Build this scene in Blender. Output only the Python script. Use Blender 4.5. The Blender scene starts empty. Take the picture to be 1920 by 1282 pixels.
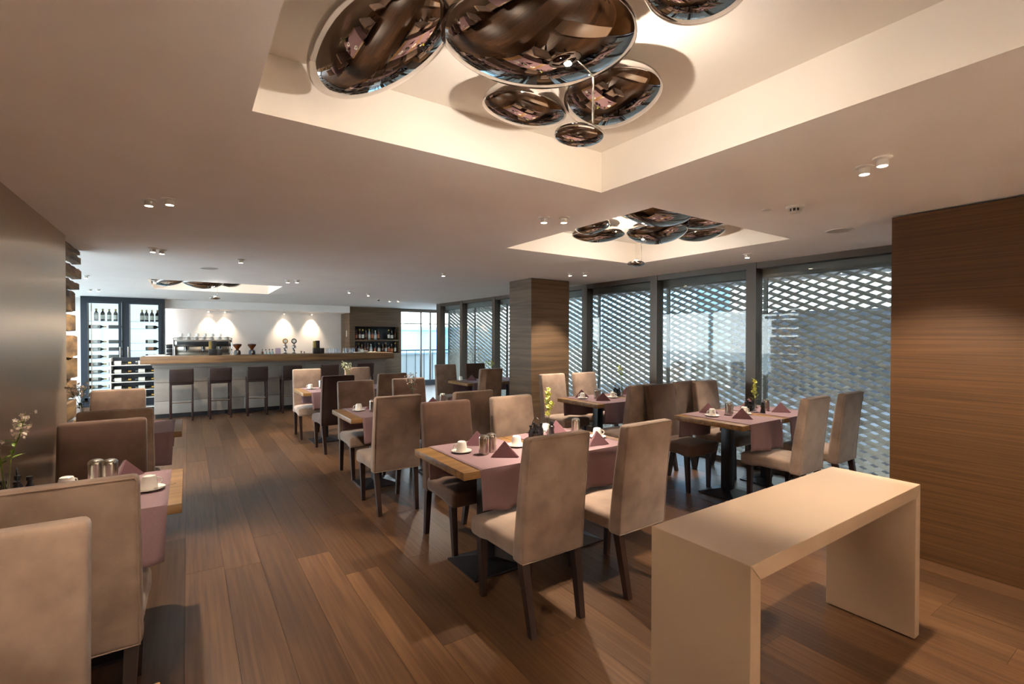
import bpy, bmesh, math, random
from mathutils import Vector, Matrix
random.seed(7)
SC = bpy.context.scene
COL = SC.collection
PI = math.pi

# ------------------------------------------------------------------ camera
def camera():
    f, yaw, pitch, roll, H = 900.45, 0.594117, -0.0104748, 0.00138508, 1.53
    cy, sy, cp, sp = math.cos(yaw), math.sin(yaw), math.cos(pitch), math.sin(pitch)
    fwd = Vector((sy*cp, cy*cp, sp)); right = Vector((cy, -sy, 0)); up = right.cross(fwd)
    c, s = math.cos(roll), math.sin(roll)
    r2, u2 = right*c + up*s, up*c - right*s
    cam = bpy.data.objects.new('camera', bpy.data.cameras.new('camera'))
    cam.matrix_world = Matrix(((r2.x, u2.x, -fwd.x, 0), (r2.y, u2.y, -fwd.y, 0), (r2.z, u2.z, -fwd.z, H), (0, 0, 0, 1)))
    cam.data.sensor_fit = 'HORIZONTAL'; cam.data.sensor_width = 36; cam.data.lens = f/1920*36
    cam.data.clip_start = 0.02; cam.data.clip_end = 300
    COL.objects.link(cam); SC.camera = cam
camera()

# ------------------------------------------------------------------ view, sky, lamps
SC.view_settings.view_transform = 'Standard'; SC.view_settings.look = 'None'
SC.view_settings.gamma = 1; SC.view_settings.use_curve_mapping = False
SC.view_settings.exposure = 1.52
try:
    SC.cycles.use_denoising = True; SC.cycles.caustics_reflective = True; SC.cycles.blur_glossy = 1.0; SC.cycles.caustics_refractive = False
    SC.cycles.max_bounces = 10; SC.cycles.diffuse_bounces = 5; SC.cycles.glossy_bounces = 5
    SC.cycles.transparent_max_bounces = 24; SC.cycles.transmission_bounces = 8
    SC.cycles.sample_clamp_indirect = 40.0
except Exception: pass

W = bpy.data.worlds.new('sky'); SC.world = W; W.use_nodes = True
nt = W.node_tree; nt.nodes.clear()
o = nt.nodes.new('ShaderNodeOutputWorld'); b = nt.nodes.new('ShaderNodeBackground')
tc = nt.nodes.new('ShaderNodeTexCoord'); sx = nt.nodes.new('ShaderNodeSeparateXYZ'); rp = nt.nodes.new('ShaderNodeValToRGB')
nt.links.new(tc.outputs['Generated'], sx.inputs[0]); nt.links.new(sx.outputs['Z'], rp.inputs[0])
nt.links.new(rp.outputs[0], b.inputs[0]); nt.links.new(b.outputs[0], o.inputs[0])
rp.color_ramp.elements[0].position = 0.0; rp.color_ramp.elements[0].color = (0.92, 0.97, 1.0, 1)
rp.color_ramp.elements[1].position = 0.6; rp.color_ramp.elements[1].color = (0.66, 0.82, 1.0, 1)
b.inputs[1].default_value = 4.2

WARM = (1.0, 0.85, 0.68)
DISC_POWER = 10.5
SPOT_POWER = 88.0
def spot_lamp(loc, to, power, angle=62, blend=0.6, col=WARM, size=0.025):
    l = bpy.data.lights.new('spot_light', 'SPOT'); l.energy = power; l.color = col
    l.spot_size = math.radians(angle); l.spot_blend = blend; l.shadow_soft_size = size
    ob = bpy.data.objects.new('spot_light', l); COL.objects.link(ob); ob.location = loc
    ob.rotation_euler = (Vector(to)-Vector(loc)).to_track_quat('-Z', 'Y').to_euler()
def point_lamp(loc, power, col=WARM, size=0.02):
    l = bpy.data.lights.new('point_light', 'POINT'); l.energy = power; l.color = col; l.shadow_soft_size = size
    ob = bpy.data.objects.new('point_light', l); COL.objects.link(ob); ob.location = loc

# ------------------------------------------------------------------ materials
def lin(h):
    h = h.lstrip('#'); v = [int(h[i:i+2], 16)/255 for i in (0, 2, 4)]
    return tuple((c/12.92 if c <= .04045 else ((c+.055)/1.055)**2.4) for c in v) + (1,)
MATS = {}
def base(name, color, rough=.5, metal=0.0, spec=.5, **kw):
    if name in MATS: return MATS[name]
    m = bpy.data.materials.new(name); m.use_nodes = True
    p = m.node_tree.nodes['Principled BSDF']
    p.inputs['Base Color'].default_value = lin(color) if isinstance(color, str) else color
    p.inputs['Roughness'].default_value = rough; p.inputs['Metallic'].default_value = metal
    p.inputs['Specular IOR Level'].default_value = spec
    for k, v in kw.items(): p.inputs[k.replace('_', ' ')].default_value = v
    MATS[name] = m; return m
def noisy(name, c1, c2, scale=(4, 4, 4), detail=4, rough=.7, spec=.3, bump=0.0, bscale=None, per_object=0.0, metal=0.0, lo=.35, hi=.65, **kw):
    """two colours mixed by noise in object space; per_object adds a value shift that differs from piece to piece"""
    if name in MATS: return MATS[name]
    m = base(name, c1, rough, metal, spec, **kw); n = m.node_tree.nodes; l = m.node_tree.links; p = n['Principled BSDF']
    tc = n.new('ShaderNodeTexCoord'); mp = n.new('ShaderNodeMapping'); mp.inputs['Scale'].default_value = scale
    no = n.new('ShaderNodeTexNoise'); no.inputs['Scale'].default_value = 1; no.inputs['Detail'].default_value = detail
    r = n.new('ShaderNodeValToRGB'); r.color_ramp.elements[0].position = lo; r.color_ramp.elements[1].position = hi
    r.color_ramp.elements[0].color = lin(c1); r.color_ramp.elements[1].color = lin(c2)
    l.new(tc.outputs['Object'], mp.inputs[0])
    if per_object:
        oi = n.new('ShaderNodeObjectInfo'); ad = n.new('ShaderNodeVectorMath'); ad.operation = 'ADD'
        sc = n.new('ShaderNodeMath'); sc.operation = 'MULTIPLY'; sc.inputs[1].default_value = 37.0
        l.new(oi.outputs['Random'], sc.inputs[0]); l.new(mp.outputs[0], ad.inputs[0]); l.new(sc.outputs[0], ad.inputs[1])
        l.new(ad.outputs[0], no.inputs['Vector'])
        hs = n.new('ShaderNodeHueSaturation'); mr = n.new('ShaderNodeMapRange')
        mr.inputs[3].default_value = 1-per_object; mr.inputs[4].default_value = 1+per_object
        l.new(oi.outputs['Random'], mr.inputs[0]); l.new(mr.outputs[0], hs.inputs['Value'])
        l.new(no.outputs[0], r.inputs[0]); l.new(r.outputs[0], hs.inputs['Color']); l.new(hs.outputs[0], p.inputs['Base Color'])
    else:
        l.new(mp.outputs[0], no.inputs['Vector']); l.new(no.outputs[0], r.inputs[0]); l.new(r.outputs[0], p.inputs['Base Color'])
    if bump:
        bp = n.new('ShaderNodeBump'); bp.inputs['Strength'].default_value = bump; bp.inputs['Distance'].default_value = .004
        if bscale:
            m2 = n.new('ShaderNodeMapping'); m2.inputs['Scale'].default_value = bscale; n2 = n.new('ShaderNodeTexNoise'); n2.inputs['Scale'].default_value = 1
            l.new(tc.outputs['Object'], m2.inputs[0]); l.new(m2.outputs[0], n2.inputs['Vector']); l.new(n2.outputs[0], bp.inputs['Height'])
        else: l.new(no.outputs[0], bp.inputs['Height'])
        l.new(bp.outputs[0], p.inputs['Normal'])
    return m
def pane_mat(name, tint, refl=1.0):
    """thin glass: transparent, with a Fresnel mirror on top"""
    if name in MATS: return MATS[name]
    m = bpy.data.materials.new(name); m.use_nodes = True; n = m.node_tree.nodes; l = m.node_tree.links; n.clear()
    o = n.new('ShaderNodeOutputMaterial'); t = n.new('ShaderNodeBsdfTransparent'); g = n.new('ShaderNodeBsdfGlossy'); x = n.new('ShaderNodeMixShader')
    fr = n.new('ShaderNodeLayerWeight'); fr.inputs[0].default_value = .5; pw = n.new('ShaderNodeMath'); pw.operation = 'POWER'; pw.inputs[1].default_value = 5
    mu = n.new('ShaderNodeMath'); mu.operation = 'MULTIPLY_ADD'; mu.inputs[1].default_value = .7*refl; mu.inputs[2].default_value = .04*refl
    t.inputs[0].default_value = tint; g.inputs['Roughness'].default_value = 0.0
    l.new(fr.outputs['Facing'], pw.inputs[0]); l.new(pw.outputs[0], mu.inputs[0]); l.new(mu.outputs[0], x.inputs[0]); l.new(t.outputs[0], x.inputs[1]); l.new(g.outputs[0], x.inputs[2]); l.new(x.outputs[0], o.inputs[0])
    MATS[name] = m; return m
def glow(name, col, strength):
    if name in MATS: return MATS[name]
    m = base(name, (0.8, 0.8, 0.8, 1), .5); p = m.node_tree.nodes['Principled BSDF']
    p.inputs['Emission Color'].default_value = (*col, 1); p.inputs['Emission Strength'].default_value = strength
    return m

PAINT = noisy('white_paint', '#efe8e1', '#f2ece6', (2, 2, 2), rough=.75, spec=.25)
COFFER = noisy('coffer_paint', '#ece5da', '#efe8de', (2, 2, 2), rough=.8, spec=.2)
FLOOR = noisy('oiled_oak_plank', '#452d1c', '#5c4129', (55, 1.6, 55), 6, rough=.36, spec=.5, bump=.08, bscale=(60, 3, 60), per_object=.34)
UNDER = base('floor_joint', '#1c120c', .9)
VENEER = noisy('oak_veneer', '#442c15', '#5e3f22', (1.1, 1.1, 100), 10, rough=.5, spec=.35, bump=.15, bscale=(6, 6, 160), lo=.3, hi=.72)
VENEER2 = noisy('grey_oak_veneer', '#584634', '#705841', (1.2, 1.2, 30), 8, rough=.5, spec=.35, bump=.1, bscale=(6, 6, 120))
BRONZE = noisy('brushed_bronze', '#bba68d', '#c3ae95', (.6, 120, .6), 3, rough=.28, metal=.6, spec=.5)
_p = BRONZE.node_tree.nodes['Principled BSDF']; _t = BRONZE.node_tree.nodes.new('ShaderNodeTangent'); _t.direction_type = 'RADIAL'; _t.axis = 'Z'
BRONZE.node_tree.links.new(_t.outputs[0], _p.inputs['Tangent']); _p.inputs['Anisotropic'].default_value = .85
SLAT = noisy('old_oak_board', '#4d3c2b', '#937650', (14, 2.2, 14), 9, rough=.7, spec=.3, bump=.35, per_object=.2)
SUEDE = noisy('tan_suede', '#766153', '#8d7767', (7, 7, 7), 6, rough=.88, spec=.2, bump=.05, Sheen_Weight=.25)
SUEDE_D = noisy('brown_suede', '#432f25', '#4f392d', (7, 7, 7), 6, rough=.85, spec=.2, bump=.05, Sheen_Weight=.15)
SUEDE_X = noisy('dark_plum_suede', '#33231f', '#3f2b27', (7, 7, 7), 6, rough=.85, spec=.2, bump=.05, Sheen_Weight=.15)
LEG = noisy('wenge_leg', '#1f110d', '#2e1a14', (20, 20, 3), rough=.4, spec=.45)
OAK = noisy('oak_tabletop', '#71512d', '#926e42', (2, 26, 26), 7, rough=.4, spec=.4, bump=.05)
BLACK = base('black_steel', '#15151a', .38, 0, .5)
CLOTH = noisy('mauve_cloth', '#7a6063', '#83696c', (300, 300, 300), rough=.85, spec=.15, Sheen_Weight=.1)
NAPKIN = noisy('plum_napkin', '#704f54', '#78565b', (260, 260, 260), rough=.85, spec=.15, Sheen_Weight=.1)
PORC = base('white_porcelain', '#e8e4dc', .15, 0, .5)
STEEL = base('brushed_steel', '#b9b4ab', .22, 1.0)
CHROME = base('mirror_chrome', '#b0a9a4', .02, 1.0)
DARKGL = base('dark_bottle_glass', '#0d0f0e', .08, 0, .6)
GREENGL = base('green_bottle_glass', '#16241a', .08, 0, .6)
AMBERGL = base('amber_bottle_glass', '#54270d', .1, 0, .6)
CLEARGL = base('clear_bottle_glass', '#9fb3b8', .06, 0, .6)
LABELM = base('paper_label', '#d8d2c4', .7)
LABELR = base('rust_label', '#b0663f', .7)
GOLD = base('gold_foil', '#a98640', .3, .8)
TUMBLER = pane_mat('clear_glass', (.93, .95, .96, 1), 1.6)
PANE = pane_mat('window_glass', (.90, .93, .93, 1), 1.0)
FRAMEM = base('bronze_window_frame', '#5f554c', .4, .5)
MESHM = noisy('galvanised_mesh', '#cfcdc6', '#dad8d1', (5, 5, 5), rough=.45, metal=0, spec=.5)
LACQ = base('cream_lacquer', '#a08871', .38, 0, .4)
BARGREY = noisy('taupe_panel', '#7f766d', '#897f76', (3, 3, 8), rough=.55, spec=.3)
BARWOOD = noisy('walnut_bar', '#5b4029', '#80603f', (1.5, 20, 20), 7, rough=.42, spec=.4, bump=.06)
LEATHER = noisy('dark_leather', '#241713', '#2c1d18', (30, 30, 30), rough=.5, spec=.4)
NAVY = base('dark_cabinet_steel', '#1d2630', .4, .3)
GREEN = noisy('leaf_green', '#4f6a1f', '#87a03a', (30, 30, 30), rough=.5, spec=.3)
DKGREEN = noisy('dark_leaf', '#2b3a1c', '#44562a', (30, 30, 30), rough=.5, spec=.3)
PETAL = noisy('cream_petal', '#d9d6a0', '#eeeacb', (40, 40, 40), rough=.6, spec=.2)
PETALY = noisy('lime_petal', '#b9c04a', '#dbdc86', (40, 40, 40), rough=.6, spec=.2)
PINK = noisy('pink_petal', '#d6c3b2', '#e9dfcf', (40, 40, 40), rough=.6, spec=.2)
WHITEPL = base('white_plastic', '#d9d4cc', .4)
LAMPON = glow('lit_lamp', (1.0, .82, .6), 25.0)
DAYGLOW = glow('daylight_glow', (.70, .90, 1.0), .55)  # glow that replaces daylight behind the wine cabinet

# ------------------------------------------------------------------ mesh helpers
def box(bm, x0, x1, y0, y1, z0, z1, bev=0.0, seg=2):
    r = bmesh.ops.create_cube(bm, size=1.0); vs = r['verts']
    for v in vs:
        v.co = Vector(((x0+x1)/2+v.co.x*(x1-x0), (y0+y1)/2+v.co.y*(y1-y0), (z0+z1)/2+v.co.z*(z1-z0)))
    if bev > 0:
        es = list({e for v in vs for e in v.link_edges})
        bmesh.ops.bevel(bm, geom=es, offset=bev, segments=seg, affect='EDGES', profile=.5, clamp_overlap=True)
    return bm
def prism(bm, bottom, top):
    """hexahedron-like solid between two polygons with the same number of points"""
    n = len(bottom); a = [bm.verts.new(p) for p in bottom]; c = [bm.verts.new(p) for p in top]
    bm.faces.new(a[::-1]); bm.faces.new(c)
    for i in range(n): bm.faces.new((a[i], a[(i+1) % n], c[(i+1) % n], c[i]))
    bmesh.ops.recalc_face_normals(bm, faces=bm.faces)
    return bm
def lathe(bm, prof, n=20, cx=0, cy=0, cz=0):
    rings = []
    for r, z in prof:
        rings.append([bm.verts.new((cx+r*math.cos(2*PI*i/n), cy+r*math.sin(2*PI*i/n), cz+z)) for i in range(n)] if r > 1e-6 else bm.verts.new((cx, cy, cz+z)))
    for a, c in zip(rings, rings[1:]):
        la, lc = isinstance(a, list), isinstance(c, list)
        for i in range(n):
            j = (i+1) % n
            if la and lc: bm.faces.new((a[i], a[j], c[j], c[i]))
            elif la: bm.faces.new((a[i], a[j], c))
            elif lc: bm.faces.new((a, c[j], c[i]))
    bmesh.ops.recalc_face_normals(bm, faces=bm.faces)
    return bm
def tube(bm, pts, r, n=8, closed=False):
    pts = [Vector(p) for p in pts]; rings = []; m = len(pts)
    rr = r if isinstance(r, (list, tuple)) else [r]*m
    for k, p in enumerate(pts):
        a = pts[(k-1) % m] if (closed or k > 0) else p; c = pts[(k+1) % m] if (closed or k < m-1) else p
        t = (c-a).normalized(); u = t.orthogonal().normalized() if k == 0 else (pu - t*pu.dot(t)).normalized()
        pu = u; w = t.cross(u)
        rings.append([bm.verts.new(p+(u*math.cos(2*PI*i/n)+w*math.sin(2*PI*i/n))*rr[k]) for i in range(n)])
    for k in range(m if closed else m-1):
        a, c = rings[k], rings[(k+1) % m]
        for i in range(n): bm.faces.new((a[i], a[(i+1) % n], c[(i+1) % n], c[i]))
    if not closed: bm.faces.new(rings[0][::-1]); bm.faces.new(rings[-1])
    bmesh.ops.recalc_face_normals(bm, faces=bm.faces)
    return bm
def rbox(bm, sx, sy, sz, r, k=5, deform=None, c=(0, 0, 0)):
    """rounded box whose faces are grids, so that it can be bulged by deform"""
    def axis(s):
        h = s/2; e = [-h, -h+.12*r, -h+.45*r, -h+r]
        mid = [-h+r+(s-2*r)*i/k for i in range(1, k)]
        return e+mid+[-v for v in e[::-1]]
    ax = [axis(sx), axis(sy), axis(sz)]; hs = (sx/2-r, sy/2-r, sz/2-r); verts = {}
    def vert(i, j, l):
        key = (i, j, l)
        if key not in verts:
            p = Vector((ax[0][i], ax[1][j], ax[2][l]))
            q = Vector([max(-hs[a], min(hs[a], p[a])) for a in range(3)]); d = p-q
            if d.length > 1e-9: p = q + d.normalized()*r
            if deform: p = deform(p)
            verts[key] = bm.verts.new(p+Vector(c))
        return verts[key]
    n = [len(a)-1 for a in ax]
    for s in (0, 1):
        for j in range(n[1]):
            for l in range(n[2]): bm.faces.new([vert(s*n[0], *q) for q in ((j, l), (j+1, l), (j+1, l+1), (j, l+1))])
        for i in range(n[0]):
            for l in range(n[2]): bm.faces.new([vert(a, s*n[1], b_) for a, b_ in ((i, l), (i+1, l), (i+1, l+1), (i, l+1))])
        for i in range(n[0]):
            for j in range(n[1]): bm.faces.new([vert(a, b_, s*n[2]) for a, b_ in ((i, j), (i+1, j), (i+1, j+1), (i, j+1))])
    bmesh.ops.recalc_face_normals(bm, faces=bm.faces)
    return bm
def B(): return bmesh.new()
def link(name, me, parent=None, loc=(0, 0, 0), rz=0):
    ob = bpy.data.objects.new(name, me); COL.objects.link(ob)
    ob.location = loc; ob.rotation_euler = (0, 0, rz)
    if parent: ob.parent = parent
    return ob
def mesh(name, bm, mat, smooth=True, ang=35):
    me = bpy.data.meshes.new(name); bm.to_mesh(me); bm.free()
    for m in (mat if isinstance(mat, (list, tuple)) else [mat]): me.materials.append(m)
    if smooth and len(me.polygons):
        me.polygons.foreach_set('use_smooth', [True]*len(me.polygons))
        try: me.set_sharp_from_angle(angle=math.radians(ang))
        except Exception: pass
    return me
def obj(name, bm, mat, parent=None, loc=(0, 0, 0), rz=0, smooth=True, ang=35):
    return link(name, mesh(name, bm, mat, smooth, ang), parent, loc, rz)
def tag(ob, label=None, cat=None, group=None, kind=None):
    if label: ob['label'] = label
    if cat: ob['category'] = cat
    if group: ob['group'] = group
    if kind: ob['kind'] = kind
    return ob
def thing(name, label, cat, loc=(0, 0, 0), rz=0, group=None):
    e = bpy.data.objects.new(name, None); COL.objects.link(e); e.empty_display_size = .1
    e.location = loc; e.rotation_euler = (0, 0, rz)
    return tag(e, label, cat, group)
KIDS = {}
def kids(o):
    if o.name not in KIDS: KIDS[o.name] = [c for c in bpy.data.objects if c.parent is o]
    return KIDS[o.name]
def dup(root, loc, rz=0, label=None, group=None):
    r = root.copy(); COL.objects.link(r); r.location = loc; r.rotation_euler = (0, 0, rz)
    if label: r['label'] = label
    if group: r['group'] = group
    for ch in kids(root):
        c = ch.copy(); COL.objects.link(c); c.parent = r
        for g in kids(ch):
            d = g.copy(); COL.objects.link(d); d.parent = c
    return r
def struct(name, bm, mat, parent=None, **kw):
    ob = obj(name, bm, mat, parent, **kw)
    if not parent: ob['kind'] = 'structure'
    return ob
def sbox(name, x0, x1, y0, y1, z0, z1, mat, parent=None, bev=0):
    cx, cy = (x0+x1)/2, (y0+y1)/2
    return struct(name, box(B(), x0-cx, x1-cx, y0-cy, y1-cy, z0, z1, bev), mat, parent, loc=(cx, cy, 0))

HC = 2.40
XW = 5.50           # window plane
XL = -0.87          # left wall plane
XR = 4.20           # timber wall plane
YB = 14.9           # wall behind the bar
ORD = ['first', 'second', 'third', 'fourth', 'fifth', 'sixth', 'seventh', 'eighth', 'ninth', 'tenth', 'eleventh', 'twelfth', 'thirteenth', 'fourteenth', 'fifteenth', 'sixteenth']

# ================================================================== SETTING
def setting():
    # floor: a bedding slab with every plank a piece of its own
    fl = sbox('floor', -2.5, 7.7, -3.6, 15.2, -.06, -.017, UNDER)
    pw = .2125; k0 = int((XL-1.6-1.043)/pw)-1
    rr = random.Random(3)
    meshes = {}
    fixed = {0: 2.147, -1: 3.143, 1: 3.143}     # plank ends that can be read off the photograph
    x = 1.043 + k0*pw; row = k0; count = 0
    while x < 5.52:
        y = -1.2 + rr.uniform(-1.6, 0)
        ends = []
        yy = fixed[row] - 2.1*2 if row in fixed else y
        while yy < 14.4:
            L = 2.1 if row in fixed else rr.choice((1.5, 1.8, 2.1, 2.1, 2.4))
            if yy > 8.5: L = 3.2                     # far off the ends are lost in perspective
            ends.append((yy, yy+L)); yy += L
        lim = 5.8 if x < XL-pw*.6 else -1.3
        for a, c in ends:
            if c < lim or c < -1.0: continue
            if x > XR+.1 and c < 1.2: continue
            key = (round(c-a, 2))
            if key not in meshes:
                meshes[key] = mesh('plank', box(B(), .0007, pw-.0007, .0006, key-.0006, -.017, 0), FLOOR, smooth=False)
            pl = link('plank', meshes[key], fl, (x-fl.location.x, a-fl.location.y, rr.uniform(-.0003, .0003))); count += 1
        x += pw; row += 1
    # far floor beyond the windows corner
    sbox('floor_extension', 5.53, 7.7, 11.75, 15.0, -.03, -.001, FLOOR)

    # ceiling with three recessed coffers
    cof = [(.21, 2.07, .28, 2.105), (2.59, 4.42, 2.15, 3.93), (-.50, 1.37, 9.12, 10.95)]
    xs = sorted({-2.6, 7.7, XW+.2} | {c[0] for c in cof} | {c[1] for c in cof}); ys = sorted({-3.7, 15.2} | {c[2] for c in cof} | {c[3] for c in cof})
    bm = B(); grid = {}
    def gv(i, j):
        if (i, j) not in grid: grid[i, j] = bm.verts.new((xs[i], ys[j], HC))
        return grid[i, j]
    for i in range(len(xs)-1):
        for j in range(len(ys)-1):
            mx, my = (xs[i]+xs[i+1])/2, (ys[j]+ys[j+1])/2
            if any(c[0] < mx < c[1] and c[2] < my < c[3] for c in cof): continue
            bm.faces.new((gv(i, j), gv(i, j+1), gv(i+1, j+1), gv(i+1, j)))
    ce = struct('ceiling', bm, PAINT, smooth=False)
    for x0, x1, y0, y1 in cof:
        bm = B(); t = HC+.24
        a = [bm.verts.new(p) for p in ((x0, y0, HC), (x1, y0, HC), (x1, y1, HC), (x0, y1, HC))]
        c = [bm.verts.new(p) for p in ((x0, y0, t), (x1, y0, t), (x1, y1, t), (x0, y1, t))]
        for i in range(4): bm.faces.new((a[i], a[(i+1) % 4], c[(i+1) % 4], c[i]))
        bm.faces.new(c)
        obj('coffer', bm, COFFER, ce, smooth=False)
    sbox('roof_slab', -2.6, XW+.2, -3.7, 15.2, HC+.27, HC+.5, PAINT)

    # walls
    sbox('wall_left', XL-.12, XL, -3.6, 5.60, 0, HC, BRONZE)
    sbox('wall_right', XR, XR+.25, -3.6, 1.34, 0, HC-.012, VENEER)
    sbox('wall_return', XR+.25, XW+.6, 1.12, 1.34, 0, HC, PAINT)
    sbox('wall_rear', XL-.1, XR+.2, -2.75, -2.6, 0, HC, PAINT)
    sbox('wall_back', -.44, 5.4, YB, YB+.1, 0, HC, PAINT)
    sbox('trim_soffit', -.44, 3.84, 13.95, YB, 2.21, HC, PAINT)
    sbox('pillar', 4.20, 4.93, 5.71, 6.29, 0, HC-.008, VENEER2)
    sbox('baseboard_pillar', 4.205, 4.925, 5.715, 6.285, HC-.008, HC, BLACK)
    # timber lining left of the wine cabinet and back of the alcove
    sbox('wall_alcove', -2.5, -.44, 14.35, 14.45, 0, HC, PAINT)
    # alcove window at the left, beyond the board screen
    w = sbox('window_1', -2.42, -2.34, 6.2, 14.3, 2.30, HC, FRAMEM)
    wl = w.location
    for y in (6.25, 8.9, 11.55, 14.2):
        obj('mullion', box(B(), -.04, .04, -.05, .05, 0, 2.3), FRAMEM, w, (0, y-wl.y, 0))
    obj('sill', box(B(), -.04, .04, -4.05, 4.05, 0, .10), FRAMEM, w, (0, 0, 0))
    for y0, y1 in ((6.3, 8.85), (8.95, 11.5), (11.6, 14.15)):
        obj('pane', box(B(), -.004, .004, y0-wl.y, y1-wl.y, .1, 2.3), PANE, w)
    sbox('wall_alcove_end', -2.5, XL-.12, 5.45, 5.60, 0, HC, PAINT)

    # window wall
    mull = [1.62, 3.10, 4.52, 5.95, 7.38, 8.82, 10.29, 11.56]
    for n, (a, c) in enumerate(zip(mull, mull[1:])):
        w = sbox('window_%d' % (n+2), XW-.02, XW+.10, a+.055, c-.055, HC-.07, HC, FRAMEM); wl = w.location
        if n == 0: obj('mullion', box(B(), -.07, .07, -.06, .06, 0, HC), FRAMEM, w, (0, a-wl.y, 0))
        obj('mullion', box(B(), -.07, .07, -.06 if n < 6 else -.12, .06 if n < 6 else .12, 0, HC), FRAMEM, w, (0, c-wl.y, 0))
        obj('sill', box(B(), -.06, .06, (a-c)/2+.055, (c-a)/2-.055, 0, .06), FRAMEM, w)
        obj('pane', box(B(), -.006, .006, (a-c)/2+.06, (c-a)/2-.06, .06, HC-.07), PANE, w)
        obj('lintel_panel', box(B(), .10, .26, (a-c)/2, (c-a)/2, HC-.16, HC+.1), base('grey_lintel', '#8b8a85', .6), w)
    # glazed corner at the far end
    w = sbox('window_9', 5.40, 7.6, 14.2, 14.28, HC-.10, HC, FRAMEM); wl = w.location
    for x in (5.45, 6.13, 6.45, 7.55):
        obj('mullion', box(B(), -.02, .02, -.03, .03, .16, HC-.1), FRAMEM, w, (x-wl.x, 0, 0))
    obj('transom', box(B(), -1.1, 1.1, -.02, .02, 1.93, 1.96), FRAMEM, w)
    obj('sill', box(B(), -1.1, 1.1, -.06, .06, 0, .16), NAVY, w)
    obj('pane', box(B(), -1.1, 1.1, -.004, .004, .16, HC-.1), PANE, w)
    w = sbox('window_10', 7.56, 7.62, 11.7, 14.3, HC-.1, HC, FRAMEM); wl = w.location
    obj('pane', box(B(), -.004, .004, -1.3, 1.3, .06, HC-.1), PANE, w); obj('sill', box(B(), -.03, .03, -1.3, 1.3, 0, .06), FRAMEM, w)
    w = sbox('window_11', 5.58, 7.6, 11.66, 11.72, HC-.1, HC, FRAMEM); wl = w.location
    obj('pane', box(B(), -1.0, 1.0, -.004, .004, .06, HC-.1), PANE, w); obj('sill', box(B(), -1.0, 1.0, -.03, .03, 0, .06), FRAMEM, w)
    sbox('roof_overhang', XW+.2, 7.8, 11.6, 15.2, HC+.01, HC+.5, PAINT)

    # expanded metal facade: one sheet per bay, each a mesh of tilted zigzag strands
    p, half, wd, ang = .0425, .10, .060, math.radians(40)
    ox, oz = math.cos(ang)*wd/2, math.sin(ang)*wd/2; t = .0022
    tx, tz = -math.sin(ang)*t, math.cos(ang)*t
    def sheet(cols):
        bm = B(); rows = int(2.62/(2*p))
        for j in range(rows):
            for m_ in (0, 1):
                ring = []
                for k in range(cols+1):
                    z = 2*p*j + (p if (k % 2) else 0) if m_ == 0 else 2*p*j+2*p-(p if (k % 2) else 0)
                    y = k*half
                    ring.append([bm.verts.new(q) for q in ((-ox, y, z-oz), (ox, y, z+oz), (ox+tx, y, z+oz+tz), (-ox+tx, y, z-oz+tz))])
                for a, c in zip(ring, ring[1:]):
                    for i in range(4): bm.faces.new((a[i], a[(i+1) % 4], c[(i+1) % 4], c[i]))
        bmesh.ops.recalc_face_normals(bm, faces=bm.faces)
        return mesh('expanded_metal_screen', bm, MESHM, smooth=False)
    me = sheet(14)
    for n in range(7):
        y = 1.70 + n*1.425
        s = link('trim_%d' % (n+1), me, None, (XW+.36, y, -.05)); s['kind'] = 'structure'
        obj('post', box(B(), -.05, -.015, -.02, .02, 0, 2.8), base('screen_post', '#8d8b84', .5, .4), s, (0, -.012, 0))
    s = sbox('trim_9', XW+.33, XW+.39, 11.69, 11.72, 0, 2.8, MATS['screen_post'])

    # outside
    sbox('ground', -40, 60, -40, 80, -.30, -.20, noisy('pale_paving', '#b9b9b6', '#c6c6c2', (.5, .5, .5), rough=.9))
    sbox('road', 6.16, 14, -8, 11.7, -.2, -.06, noisy('asphalt', '#44474b', '#505357', (3, 3, 3), rough=.8))
    sbox('terrace_paving', XW+.1, 6.15, -2, 11.7, -.2, -.03, noisy('terrace_stone', '#c2bfb8', '#cdcac3', (2, 2, 2), rough=.6))
setting()

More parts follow.
